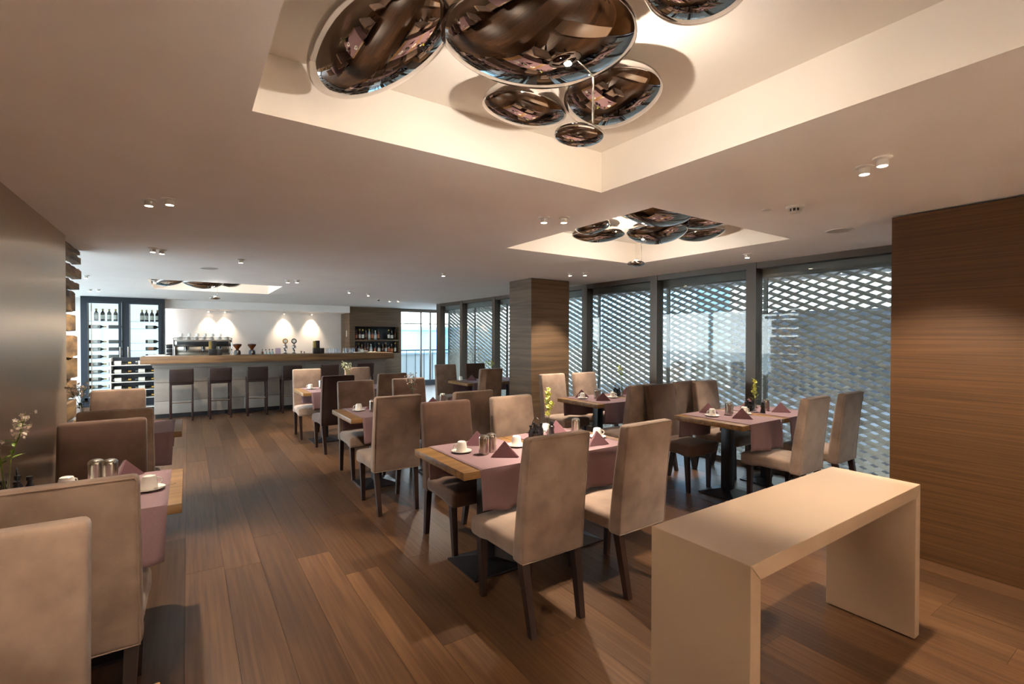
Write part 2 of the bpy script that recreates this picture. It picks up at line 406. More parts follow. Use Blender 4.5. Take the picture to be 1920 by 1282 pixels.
def outside():
    def building(name, label, x0, x1, y0, y1, h, mat, band=None, bandmat=None):
        t = thing(name, label, 'building', ((x0+x1)/2, (y0+y1)/2, -.2))
        dx, dy = (x1-x0)/2, (y1-y0)/2
        zb = band if band else 0
        obj('upper_walls', box(B(), -dx, dx, -dy, dy, zb+.2, h), mat, t)
        if band: obj('plinth', box(B(), -dx+.02, dx-.02, -dy+.02, dy-.02, 0, zb+.2), bandmat, t)
        obj('parapet', box(B(), -dx-.1, dx+.1, -dy-.1, dy+.1, h, h+.2), mat, t)
        return t
    wh = noisy('pale_render', '#b9b6ad', '#c4c1b8', (.6, .6, .6), rough=.9)
    dk = noisy('dark_stone', '#272b31', '#3a3d41', (1.5, 1.5, 4), rough=.8)
    bl = noisy('blue_cladding', '#7fa6c4', '#8fb4d0', (1, 1, .4), rough=.6)
    building('office_block', 'pale rendered block with dark stone plinth seen through the metal screen by the timber wall', 14, 20, -8, 8.6, 9, wh, 2.25, dk)
    building('blue_block', 'blue clad block seen through the metal screen beyond the pillar', 15, 21, 10.5, 22, 5.2, bl, 1.0, wh)
    building('blue_hall', 'low blue hall seen through the far corner window', 9.2, 15.5, 25, 31, 2.1, bl)
    t = thing('balustrade', 'dark steel balustrade outside the far corner window', 'railing', (7.0, 15.6, -.03))
    obj('handrail', box(B(), -2.2, 2.2, -.025, .025, 1.08, 1.12), NAVY, t); obj('bottom_rail', box(B(), -2.2, 2.2, -.02, .02, .98, 1.0), NAVY, t)
    me = mesh('baluster', box(B(), -.008, .008, -.008, .008, 0, 1.08), NAVY, smooth=False)
    for i in range(14): link('baluster', me, t, (-2.1+i*.323, 0, 0))
    obj('infill_panel', box(B(), -2.2, 2.2, .03, .04, .02, .97), base('white_infill', '#c9d6dc', .5), t)
outside()

# board screen beside the metal wall
def screen():
    t = thing('board_screen', 'tall screen of rough oak boards with open gaps beside the brushed metal wall', 'screen', (XL-.06, 6.0, 0))
    zs = [(.10, .30), (.33, .52), (.545, .73), (.755, .93), (.955, 1.115), (1.13, 1.32), (1.33, 1.54), (1.58, 1.73), (1.765, 1.96), (1.985, 2.06), (2.10, 2.20), (2.255, 2.335), (2.355, 2.39)]
    r = random.Random(11)
    for i, (a, c) in enumerate(zs):
        y1 = (.28 if i < 9 else .42 if i < 10 else .50) + r.uniform(-.03, .03)
        n = 8; bm = B(); rings = []
        for k in range(n+1):
            y = -.40+(y1+.40)*k/n
            e1, e2 = r.uniform(-.010, .010), r.uniform(-.010, .010); d = r.uniform(-.006, .006)
            rings.append([bm.verts.new(q) for q in ((-.035, y, a+e1), (.03+d, y, a+e1+.006), (.03+d, y, c+e2-.006), (-.035, y, c+e2))])
        for p, q in zip(rings, rings[1:]):
            for s in range(4): bm.faces.new((p[s], p[(s+1) % 4], q[(s+1) % 4], q[s]))
        bm.faces.new(rings[0][::-1]); bm.faces.new(rings[-1]); bmesh.ops.recalc_face_normals(bm, faces=bm.faces)
        obj('board', bm, SLAT, t)
    for y in (-.37, .15): obj('upright', box(B(), -.065, -.036, y-.025, y+.025, 0, HC), BLACK, t)
screen()

# ================================================================== CHAIRS
def make_chair(name, mat, label):
    t = thing(name, label, 'chair', group='upholstered dining chairs')
    def lean(p):
        z = p.z + .69
        f = max(0, min(1, (z-.36)/.66))
        th = 1 - .30*f
        front = p.y > 0
        y = p.y*th + (.010*(1-(p.x/.21)**2)*(1-abs(2*f-1)**2) if front else -.004*(1-(p.x/.21)**2)*(1-abs(2*f-1)**2))
        y += -.185 - .075*f**1.3
        return Vector((p.x*(1-.02*f), y, p.z))
    obj('backrest', rbox(B(), .425, .095, .66, .022, 6, lean, (0, 0, .69)), mat, t)
    def crown(p):
        z = p.z
        if p.z > 0: z += .018*(1-(p.x/.22)**2)*(1-((p.y)/.25)**2)
        return Vector((p.x*(1+.03*(p.y/.24)), p.y, z + (.012 if p.y < .1 and p.z < 0 else 0)))
    ring = [(sx*.2045, -.046, sz*.322) for sx, sz in ((-1, -1), (-1, -.5), (-1, 0), (-1, .5), (-1, .97), (-.97, 1), (-.5, 1), (0, 1), (.5, 1), (.97, 1), (1, .97), (1, .5), (1, 0), (1, -.5), (1, -1), (.5, -1), (0, -1), (-.5, -1))]
    obj('piping', tube(B(), [lean(Vector(q))+Vector((0, 0, .69)) for q in ring], .003, 6, True), mat, t)
    obj('seat', rbox(B(), .425, .475, .112, .030, 6, crown, (0, .055, .413)), mat, t)
    for sx in (-1, 1):
        # front leg, slim and tapering; rear leg raked backwards
        b_ = [(sx*.165-.016, .225-.016, 0), (sx*.165+.016, .225-.016, 0), (sx*.165+.016, .225+.016, 0), (sx*.165-.016, .225+.016, 0)]
        c_ = [(sx*.178-.022, .215-.022, .375), (sx*.178+.022, .215-.022, .375), (sx*.178+.022, .215+.022, .375), (sx*.178-.022, .215+.022, .375)]
        obj('leg', prism(B(), b_, c_), LEG, t)
        b_ = [(sx*.165-.017, -.262-.018, 0), (sx*.165+.017, -.262-.018, 0), (sx*.165+.017, -.262+.018, 0), (sx*.165-.017, -.262+.018, 0)]
        c_ = [(sx*.178-.022, -.195-.024, .375), (sx*.178+.022, -.195-.024, .375), (sx*.178+.022, -.195+.024, .375), (sx*.178-.022, -.195+.024, .375)]
        obj('leg', prism(B(), b_, c_), LEG, t)
    return t
PROTO = {}
def chair(kind, x, y, face, label):
    rz = 0 if face > 0 else PI
    rz += random.Random(label).uniform(-.02, .02)
    if kind not in PROTO:
        PROTO[kind] = make_chair('dining_chair', {'tan': SUEDE, 'brown': SUEDE_D, 'plum': SUEDE_X}[kind], label)
        PROTO[kind].location = (x, y, 0); PROTO[kind].rotation_euler = (0, 0, rz)
    else: dup(PROTO[kind], (x, y, 0), rz, label)
def chairs():
    bpy.context.view_layer.update()
    L = [
     ('tan', 1.61, 2.215, 1, 'tan suede chair at the near centre table, front side, nearer the aisle'),
     ('tan', 2.29, 2.20, 1, 'tan suede chair at the near centre table, front side, beside the cream console'),
     ('brown', 1.70, 3.20, -1, 'dark brown chair at the near centre table, far side, behind the upturned cup'),
     ('tan', 2.33, 3.20, -1, 'tan suede chair at the near centre table, far side, behind the condiment caddy'),
     ('tan', 1.52, 4.27, 1, 'tan suede chair at the middle centre table, front side, nearer the aisle'),
     ('tan', 2.24, 4.22, 1, 'tan suede chair at the middle centre table, front side, away from the aisle'),
     ('tan', 1.62, 5.39, -1, 'tan suede chair at the middle centre table, far side, behind the upturned cup'),
     ('tan', 2.27, 5.39, -1, 'tan suede chair at the middle centre table, far side, behind the flowers'),
     ('plum', 1.64, 6.78, 1, 'almost black suede chair at the centre table by the bar, front side by the aisle'),
     ('tan', 2.37, 6.76, 1, 'tan suede chair at the centre table by the bar, front side, away from the aisle'),
     ('tan', 1.56, 7.86, -1, 'tan suede chair at the centre table by the bar, far side by the aisle'),
     ('tan', 2.36, 7.86, -1, 'tan suede chair at the centre table by the bar, far side behind its flowers'),
     ('tan', 4.05, 6.86, 1, 'tan suede chair at the table behind the pillar, front side'),
     ('tan', 3.97, 7.84, -1, 'tan suede chair at the table behind the pillar, far side, beside the glazed corner'),
     ('brown', 4.60, 7.84, -1, 'dark brown chair at the table behind the pillar, far side, behind the flowers'),
     ('tan', 4.06, 3.755, 1, 'tan suede chair at the pillar window table, front side, nearer the room'),
     ('tan', 4.80, 3.76, 1, 'tan suede chair at the pillar window table, front side, nearer the glass'),
     ('tan', 4.19, 4.96, -1, 'tan suede chair in front of the pillar, far side of its window table'),
     ('tan', 4.75, 4.92, -1, 'tan suede chair at the pillar window table, far side, nearer the glass'),
     ('tan', 4.46, 2.21, 1, 'tan suede chair behind the cream console, front side of the window table'),
     ('tan', 5.13, 2.20, 1, 'tan suede chair against the glass beside the timber wall, front side of the window table'),
     ('brown', 4.24, 3.155, -1, 'dark brown chair at the console window table, far side'),
     ('tan', 5.04, 3.155, -1, 'tan suede chair at the console window table, far side by the glass'),
     ('tan', -.44, 1.53, -1, 'tan suede chair in the bottom left corner, back turned to the next chair'),
     ('tan', -.36, 2.51, 1, 'tan suede chair at the front metal wall table, front side'),
     ('brown', -.42, 3.55, -1, 'dark brown chair at the front metal wall table, far side'),
     ('tan', -.41, 4.57, 1, 'tan suede chair directly behind the dark brown one along the metal wall'),
     ('tan', -.55, 5.70, -1, 'tan suede chair farthest along the metal wall, beside the board screen'),
    ]
    for a in L: chair(*a)
chairs()

# ================================================================== TABLES
def make_table(label, cat='table'):
    t = thing('bistro_table', label, cat, group='square pedestal tables')
    obj('tabletop', box(B(), -.36, .36, -.36, .36, .705, .75, .003), OAK, t)
    obj('column', box(B(), -.045, .045, -.045, .045, .03, .705, .004), BLACK, t)
    bm = B(); prism(bm, [(-.19, -.19, 0), (.19, -.19, 0), (.19, .19, 0), (-.19, .19, 0)], [(-.19, -.19, .012), (.19, -.19, .012), (.19, .19, .012), (-.19, .19, .012)])
    prism(bm, [(-.185, -.185, .012), (.185, -.185, .012), (.185, .185, .012), (-.185, .185, .012)], [(-.05, -.05, .05), (.05, -.05, .05), (.05, .05, .05), (-.05, .05, .05)])
    obj('base_plate', bm, BLACK, t, smooth=False)
    obj('top_bracket', box(B(), -.16, .16, -.16, .16, .695, .705), BLACK, t)
    return t
def cloth(x0, x1, y0, y1, drop, seed, label, dropb=None):
    r = random.Random(seed); zt = .7515
    path = []; dropb = drop if dropb is None else dropb
    for i in range(9): path.append((y0-.006, zt-drop*(1-i/9), -1, 1-i/9))
    for i in range(9): path.append((y0+(y1-y0)*i/8, zt, 0, 0))
    for i in range(1, 10): path.append((y1+.006, zt-dropb*i/9, 1, i/9))
    n = 18; bm = B(); g = []
    ph = [r.uniform(0, 6.28) for _ in range(4)]
    xm = (x0+x1)/2
    for k in range(n+1):
        u = k/n; col = []
        for y, z, s, d in path:
            wv = .018*math.sin(2*PI*1.6*u+ph[0 if s < 0 else 1]) + .010*math.sin(2*PI*3.1*u+ph[2])
            flare = .012*d + wv*d**1.3
            x = x0+(x1-x0)*u
            x += (xm-x)*.05*d*abs(s)
            col.append(bm.verts.new((x-xm, y+s*max(-.0, flare+.004*d)-(y0+y1)/2, z + (.010*math.sin(4*u+ph[3])*d))))
        g.append(col)
    for a, c in zip(g, g[1:]):
        for i in range(len(path)-1): bm.faces.new((a[i], c[i], c[i+1], a[i+1]))
    ob = obj('table_runner', bm, CLOTH, None, (xm, (y0+y1)/2, 0), ang=60)
    so = ob.modifiers.new('thick', 'SOLIDIFY'); so.thickness = .0025; so.offset = 1.0
    return tag(ob, label, 'tablecloth', 'mauve table runners')
TABLES = {  # x of the aisle end, y0, y1, name in labels
 'T1': (1.305, 2.42, 3.14, 'near centre table'), 'T2': (1.275, 4.60, 5.32, 'middle centre table'), 'T3': (1.315, 7.08, 7.80, 'centre table by the bar'),
 'T4': (3.91, 4.03, 4.75, 'pillar window table'), 'T5': (3.86, 7.04, 7.76, 'table behind the pillar'), 'T6': (4.02, 2.345, 3.065, 'console window table')}
def tables():
    proto = None
    def put(x, y, label):
        nonlocal proto
        if proto is None: proto = make_table(label); proto.location = (x, y, 0)
        else: dup(proto, (x, y, 0), 0, label)
    for n, (k, (x0, y0, y1, nm)) in enumerate(TABLES.items()):
        ym = (y0+y1)/2; w = .72; dx = .726 if k != 'T6' else .722
        end = 'room end' if k in ('T4', 'T5', 'T6') else 'aisle end'; oth = 'glass end' if k in ('T4', 'T5', 'T6') else 'inner end'
        put(x0+.36, ym, 'oak topped pedestal table, %s of the %s' % (end, nm))
        put(x0+.36+dx, ym, 'oak topped pedestal table, %s of the %s' % (oth, nm))
        cloth(x0+.105, x0+.655, y0, y1, .25, n*2, 'mauve runner hanging over the %s of the %s' % (end, nm), .25)
        cloth(x0+dx+.075, x0+dx+.64, y0, y1, .25, n*2+1, 'mauve runner hanging over the %s of the %s' % (oth, nm), .25)
    for x1, y0, y1, nm, sd in ((-.025, 2.72, 3.44, 'front metal wall table', 31), (-.042, 4.79, 5.51, 'rear metal wall table', 32), (-.055, .62, 1.34, 'bottom left table', 33)):
        put(x1-.36, (y0+y1)/2, 'oak topped pedestal table with black base, the %s' % nm)
        cloth(x1-.67, x1-.055, y0, y1, .262, sd, 'mauve runner over the %s' % nm, .25)
tables()

# ================================================================== TABLEWARE
ZT = .755
PW = {}
def place(key, maker, x, y, z, rz, label):
    if key not in PW:
        PW[key] = maker(label); PW[key].location = (x, y, z); PW[key].rotation_euler = (0, 0, rz)
        return PW[key]
    return dup(PW[key], (x, y, z), rz, label)
def mk_saucer(label):
    ob = obj('saucer', lathe(B(), [(0, .002), (.028, .002), (.030, 0), (.034, 0), (.066, .010), (.068, .013), (.064, .0125), (.036, .006), (0, .005)], 28), PORC)
    return tag(ob, label, 'saucer', 'white saucers')
def mk_cup(label):   # stands upside down on its saucer
    t = thing('espresso_cup', label, 'cup', group='upturned white cups')
    obj('body', lathe(B(), [(.036, 0), (.0375, .002), (.036, .02), (.031, .055), (.027, .066), (.022, .069), (.021, .066), (0, .066)], 24), PORC, t)
    pts = [(.034, 0, .022), (.048, 0, .020), (.056, 0, .030), (.052, 0, .044), (.040, 0, .050), (.031, 0, .050)]
    obj('handle', tube(B(), pts, .0035, 8), PORC, t)
    return t
def mk_napkin(label):
    t = thing('folded_napkin', label, 'napkin', group='pyramid napkins')
    A, Lf, R, F = Vector((0, .0, .098)), Vector((-.088, -.03, 0)), Vector((.088, -.03, 0)), Vector((0, .075, 0))
    def panel(name, a, b_, c, th):
        n = (b_-a).cross(c-a).normalized()*th; bm = B()
        prism(bm, [a, b_, c], [a+n, b_+n, c+n]); obj(name, bm, NAPKIN, t, smooth=False)
    # front face with an outer fold, two side faces and an inner fold showing an open edge
    panel('front_fold', Lf, R, A, .0035)
    panel('side_fold', A, R, F, .0035); panel('side_fold', A, F, Lf, .0035)
    panel('inner_fold', A+Vector((0, .012, -.004)), R+Vector((.004, .014, 0)), F+Vector((.010, .018, 0)), .0035)
    return t
def mk_canister(label):
    t = thing('steel_canister', label, 'canister', group='stainless canisters')
    obj('body', lathe(B(), [(0, 0), (.033, 0), (.0345, .002), (.0345, .100), (.033, .102), (0, .102)], 24), STEEL, t)
    obj('lid', lathe(B(), [(.0352, .101), (.0352, .110), (.030, .120), (.018, .126), (0, .127)], 24), STEEL, t)
    return t
def mk_caddy(label):
    t = thing('condiment_caddy', label, 'caddy', group='black condiment caddies')
    bm = B(); box(bm, -.075, .075, -.045, .045, 0, .006, .001)
    obj('tray', bm, BLACK, t)
    ring = [(-.075, -.045, .04), (.075, -.045, .04), (.075, .045, .04), (-.075, .045, .04)]
    obj('rail', tube(B(), ring, .0022, 6, True), BLACK, t)
    obj('handle', tube(B(), [(0, .045*math.cos(PI*i/12), .035+.115*math.sin(PI*i/12)) for i in range(13)], .0025, 6), BLACK, t)
    prof = [(0, 0), (.019, 0), (.020, .003), (.020, .045), (.012, .060), (.009, .066), (.009, .078), (.013, .080), (.013, .094), (0, .096)]
    for x, y, s in ((-.045, -.018, 1), (-.003, -.02, .9), (.042, -.018, 1.05), (-.045, .022, .95), (.003, .022, 1.1), (.044, .022, .9)):
        b_ = obj('bottle', lathe(B(), [(r*.95, z*s) for r, z in prof], 12), BLACK if (x+y) > -.03 else DARKGL, t, (x, y, .006))
    return t
def mk_mill(label):
    ob = obj('pepper_mill', lathe(B(), [(0, 0), (.024, 0), (.025, .004), (.020, .03), (.017, .05), (.022, .065), (.022, .075), (.012, .085), (.02, .098), (.015, .112), (0, .116)], 18), BLACK)
    return tag(ob, label, 'mill', 'black pepper mills')
def mk_vase(label):
    ob = obj('bud_vase', lathe(B(), [(0, 0), (.022, 0), (.023, .004), (.018, .03), (.014, .10), (.016, .145), (.0145, .145), (.0125, .10), (.016, .03), (0, .012)], 18), TUMBLER)
    return tag(ob, label, 'vase', 'glass bud vases')
def mk_tumbler(label):
    ob = obj('drinking_glass', lathe(B(), [(0, 0), (.026, 0), (.028, .004), (.034, .11), (.0325, .11), (.027, .012), (0, .012)], 20), TUMBLER)
    return tag(ob, label, 'glass', 'clear tumblers')
def leaf_bm(bm, base_, d, L, w, up=Vector((0, 0, 1))):
    d = d.normalized(); s = d.cross(up).normalized() if abs(d.dot(up)) < .98 else Vector((1, 0, 0)); n = s.cross(d)
    a = bm.verts.new(base_); tip = bm.verts.new(base_+d*L - n*L*.12)
    l1 = bm.verts.new(base_+d*L*.35+s*w/2+n*w*.12); l2 = bm.verts.new(base_+d*L*.72+s*w*.36+n*w*.04)
    r1 = bm.verts.new(base_+d*L*.35-s*w/2+n*w*.12); r2 = bm.verts.new(base_+d*L*.72-s*w*.36+n*w*.04)
    m1 = bm.verts.new(base_+d*L*.35); m2 = bm.verts.new(base_+d*L*.72-n*L*.04)
    for f in ((a, r1, m1), (a, m1, l1), (m1, r1, r2, m2), (m1, m2, l2, l1), (m2, r2, tip), (m2, tip, l2)): bm.faces.new(f)
def flower(x, y, z0, h, kind, label, seed, spread=.05, n_stem=1, n_leaf=5, sticks=0):
    """sprig standing in a bud vase: stems, leaves and small blossoms"""
    r = random.Random(seed); t = thing('flower_sprig', label, 'flower', (x, y, z0), group='table flowers')
    pet = {'lime': PETALY, 'cream': PETAL, 'pink': PINK}[kind]
    lf = DKGREEN if kind == 'pink' and 'dark' in label else GREEN
    blo = B(); tops = []
    for s in range(n_stem):
        a = r.uniform(0, 6.28); tip = Vector((math.cos(a)*spread*(1 if n_stem > 1 else .35), math.sin(a)*spread*(1 if n_stem > 1 else .35), h*r.uniform(.88, 1)))
        mid = Vector((tip.x*.25, tip.y*.25, h*.5))
        pts = [Vector((0, 0, .01)), mid*.5, mid, (mid+tip)/2+Vector((tip.x*.05, 0, 0)), tip]
        obj('stem', tube(B(), pts, [.0022, .0022, .002, .0016, .001], 6), lf, t)
        m = 30 if n_stem == 1 else 20
        for q in range(m):
            f = .42+.58*q/m if n_stem == 1 else .72+.28*q/m
            k = f*4; i = min(3, int(k)); c = pts[i].lerp(pts[i+1], k-i)
            off = (.030*(1.15-f*.7) if n_stem == 1 else .032)
            c = c+Vector((r.uniform(-1, 1), r.uniform(-1, 1), r.uniform(-.6, .6)))*off
            nrm = Vector((r.uniform(-1, 1), r.uniform(-1, 1), r.uniform(-.2, 1))).normalized(); e = nrm.orthogonal().normalized(); g = nrm.cross(e)
            rad = r.uniform(.011, .017) if n_stem == 1 else r.uniform(.006, .010)
            for pq in range(5):
                an = 2*PI*pq/5; leaf_bm(blo, c, (e*math.cos(an)+g*math.sin(an)+nrm*.35), rad*1.35, rad*1.0, nrm)
        for q in range(n_leaf):
            f = r.uniform(.42, .9) if n_stem > 1 else (.36 if q < 2 else r.uniform(.4, .8))
            k = f*4; i = min(3, int(k)); c = pts[i].lerp(pts[i+1], k-i); an = r.uniform(0, 6.28)
            bl = B(); leaf_bm(bl, c, Vector((math.cos(an), math.sin(an), r.uniform(-.1, .8))), r.uniform(.035, .06), r.uniform(.016, .026))
            obj('leaf', bl, lf, t)
    b_ = obj('blossoms', blo, pet, t); b_['kind'] = 'stuff'
    return t
def tableware():
    r = random.Random(5)
    def cup(x, y, rz, label, saucer=True):
        z = ZT
        if saucer: place('s', mk_saucer, x, y, z, 0, 'white saucer under the ' + label.replace('upturned white ', '')); z += .0055
        place('c', mk_cup, x, y, z, rz, label[0].lower()+label[1:])
    def nap(x, y, rz, label): place('n', mk_napkin, x, y, ZT+.0005, rz, label)
    def can(x, y, label): place('k', mk_canister, x, y, ZT, 0, label)
    def cad(x, y, rz, label): place('d', mk_caddy, x, y, ZT, rz, label)
    def vas(x, y, label): place('v', mk_vase, x, y, ZT, 0, label)
    A = -.6
    # near centre table
    n = 'near centre table'
    cup(1.525, 2.86, 2.6, 'upturned white cup at the aisle end of the %s' % n)
    nap(1.72, 2.99, A, 'plum pyramid napkin behind the two steel canisters on the %s' % n)
    nap(1.70, 2.60, A, 'plum pyramid napkin at the front of the %s, before the steel canisters' % n)
    can(1.625, 2.735, 'taller looking front steel canister near the cup on the %s' % n); can(1.70, 2.765, 'steel canister tucked behind another one on the %s' % n)
    cup(1.93, 2.80, 1.0, 'upturned white cup half hidden behind the front napkin of the %s' % n)
    cad(2.235, 2.97, .4, 'black wire condiment caddy with dark bottles on the %s' % n)
    vas(2.30, 2.895, 'slim glass bud vase beside the caddy on the %s' % n)
    flower(2.30, 2.895, ZT+.013, .42, 'lime', 'tall lime yellow flower spike standing on the %s' % n, 4, n_leaf=4)
    place('m', mk_mill, 2.37, 2.95, ZT, 0, 'black pepper mill beside the glass vase on the %s' % n)
    nap(2.47, 3.02, A, 'plum pyramid napkin at the far side of the %s, right of the flower' % n)
    can(2.575, 2.90, 'steel canister at the far end of the %s' % n)
    nap(2.44, 2.52, A+.5, 'plum pyramid napkin at the front of the %s, between two chair backs' % n)
    cup(2.62, 2.70, -.4, 'upturned white cup behind the right front napkin of the %s' % n)
    cup(2.42, 3.085, .2, 'upturned white cup behind the far napkin of the %s' % n, False)
    # console window table
    n = 'console window table'
    cup(4.265, 2.80, 2.7, 'upturned white cup at the room end of the %s' % n)
    nap(4.43, 2.955, A-.35, 'plum pyramid napkin behind the cup on the %s' % n)
    nap(4.375, 2.56, A-.35, 'plum pyramid napkin at the front room end of the %s' % n)
    can(4.475, 2.755, 'steel canister beside the front napkin of the %s' % n); can(4.545, 2.79, 'steel canister second from the cup on the %s' % n)
    cup(4.655, 2.70, -.4, 'upturned white cup in the middle of the %s' % n)
    cad(4.93, 2.80, .2, 'black condiment caddy on the %s' % n)
    vas(4.86, 2.70, 'glass bud vase on the %s' % n); flower(4.86, 2.70, ZT+.013, .33, 'lime', 'short lime flower sprig on the %s' % n, 8, n_leaf=3)
    place('m', mk_mill, 4.885, 2.635, ZT, 0, 'black pepper mill on the %s' % n)
    can(5.07, 2.70, 'steel canister at the glass end of the %s' % n)
    nap(5.10, 2.565, A-.35, 'plum pyramid napkin at the glass end of the %s' % n)
    nap(5.14, 2.93, A-.35, 'plum pyramid napkin at the far glass corner of the %s' % n)
    # pillar window table
    n = 'pillar window table'
    cup(4.12, 4.51, 2.6, 'upturned white cup at the room end of the %s' % n)
    nap(4.20, 4.615, A, 'plum pyramid napkin behind the cup on the %s' % n); nap(4.20, 4.235, A, 'plum pyramid napkin at the front of the %s' % n)
    can(4.245, 4.385, 'steel canister near the cup on the %s' % n); can(4.31, 4.425, 'steel canister behind another one on the %s' % n)
    cup(4.50, 4.36, -.4, 'upturned white cup in the middle of the %s' % n)
    cad(4.70, 4.48, .4, 'black condiment caddy on the %s' % n); vas(4.70, 4.385, 'glass bud vase on the %s' % n)
    flower(4.70, 4.385, ZT+.013, .40, 'lime', 'leafy lime flower sprig on the %s' % n, 21, n_stem=2, spread=.06, n_leaf=7)
    place('m', mk_mill, 4.76, 4.34, ZT, 0, 'black pepper mill on the %s' % n)
    nap(4.93, 4.52, A, 'plum pyramid napkin at the glass end of the %s' % n); can(5.04, 4.50, 'steel canister at the glass end of the %s' % n)
    # middle centre table
    n = 'middle centre table'
    cup(1.48, 5.055, 2.6, 'upturned white cup at the aisle end of the %s' % n)
    can(1.585, 4.915, 'steel canister at the aisle end of the %s' % n); nap(1.665, 5.11, A, 'plum pyramid napkin beside the cup on the %s' % n)
    nap(1.70, 4.78, A, 'plum pyramid napkin behind the front chair of the %s' % n)
    vas(2.05, 4.97, 'glass bud vase on the %s' % n); flower(2.05, 4.97, ZT+.013, .375, 'pink', 'dark leafed pink flower sprig on the %s' % n, 13, n_stem=3, spread=.075, n_leaf=6)
    nap(2.28, 4.96, A, 'plum pyramid napkin past the flowers on the %s' % n); can(2.43, 5.02, 'steel canister at the far end of the %s' % n); nap(2.52, 4.93, A, 'plum pyramid napkin at the far end of the %s' % n)
    # centre table by the bar
    n = 'centre table by the bar'
    cup(1.50, 7.55, 2.6, 'upturned white cup at the aisle end of the %s' % n); can(1.665, 7.60, 'steel canister beside the cup on the %s' % n)
    vas(2.06, 7.52, 'glass bud vase on the %s' % n); flower(2.06, 7.52, ZT+.013, .39, 'cream', 'cream flower sprig on the %s' % n, 17, n_stem=4, spread=.10, n_leaf=3)
    place('t', mk_tumbler, 2.36, 7.50, ZT, 0, 'clear tumbler on the %s' % n)
    # table behind the pillar
    n = 'table behind the pillar'
    cup(4.02, 7.58, 2.6, 'upturned white cup on the %s' % n); nap(4.20, 7.50, A, 'plum pyramid napkin on the %s' % n)
    vas(4.47, 7.28, 'glass bud vase on the %s' % n); flower(4.47, 7.28, ZT+.013, .36, 'lime', 'lime flower sprig on the %s' % n, 19, n_stem=3, spread=.10, n_leaf=4)
    # metal wall tables
    n = 'front metal wall table'
    cup(-.165, 3.03, .35, 'upturned white cup at the aisle end of the %s' % n)
    sp = thing('teaspoon', 'small steel teaspoon on the saucer at the aisle end of the %s' % n, 'spoon', (-.125, 2.985, ZT+.0145), .55)
    obj('bowl', lathe(B(), [(0, 0), (.010, .001), (.011, .0028), (0, .0012)], 14), STEEL, sp, (-.01, 0, 0)); obj('handle', box(B(), 0, .085, -.0025, .0025, .001, .003, .0006), STEEL, sp)
    cup(-.505, 3.23, .9, 'upturned white cup behind the chair back on the %s' % n)
    can(-.405, 3.335, 'steel canister behind the chair back on the %s' % n); can(-.345, 3.30, 'steel canister nearer the aisle on the %s' % n)
    nap(-.285, 3.36, .9, 'plum napkin standing beside the canisters on the %s' % n)
    cad(-.675, 3.20, .25, 'black condiment caddy with wire handle on the %s' % n)
    vas(-.695, 3.13, 'glass bud vase on the %s' % n); flower(-.695, 3.13, ZT+.013, .41, 'pink', 'cream and pink flower sprig against the brushed metal wall', 23, n_stem=5, spread=.085, n_leaf=6)
    n = 'rear metal wall table'
    vas(-.71, 5.22, 'glass bud vase on the %s' % n); flower(-.71, 5.22, ZT+.013, .40, 'pink', 'dark leafed flower sprig against the board screen', 29, n_stem=4, spread=.09, n_leaf=7)
tableware()

# ================================================================== CONSOLE
def console():
    x0, x1, y0, y1, h, th = 1.525, 3.10, .858, 1.265, .78, .062
    cx, cy = (x0+x1)/2, (y0+y1)/2; dx, dy = (x1-x0)/2, (y1-y0)/2
    t = thing('console_table', 'cream lacquered waterfall console table in front of the timber wall', 'console', (cx, cy, 0))
    # mitred slab and legs
    bm = B(); prism(bm, [(-dx+th, -dy, h-th), (dx-th, -dy, h-th), (dx-th, dy, h-th), (-dx+th, dy, h-th)], [(-dx, -dy, h), (dx, -dy, h), (dx, dy, h), (-dx, dy, h)])
    def bev(bm): bmesh.ops.bevel(bm, geom=list(bm.edges), offset=.0015, segments=1, affect='EDGES'); return bm
    obj('top', bev(bm), LACQ, t)
    for s in (-1, 1):
        bm = B(); a = [(s*dx, -dy, .006), (s*(dx-th), -dy, .006), (s*(dx-th), dy, .006), (s*dx, dy, .006)]
        c = [(s*dx, -dy, h-.0008), (s*(dx-th), -dy, h-th-.0008), (s*(dx-th), dy, h-th-.0008), (s*dx, dy, h-.0008)]
        obj('panel_leg', bev(prism(bm, a, c)), LACQ, t)
        obj('glide', box(B(), s*(dx-th/2)-.02, s*(dx-th/2)+.02, -dy+.02, dy-.02, 0, .006), BLACK, t)
console()

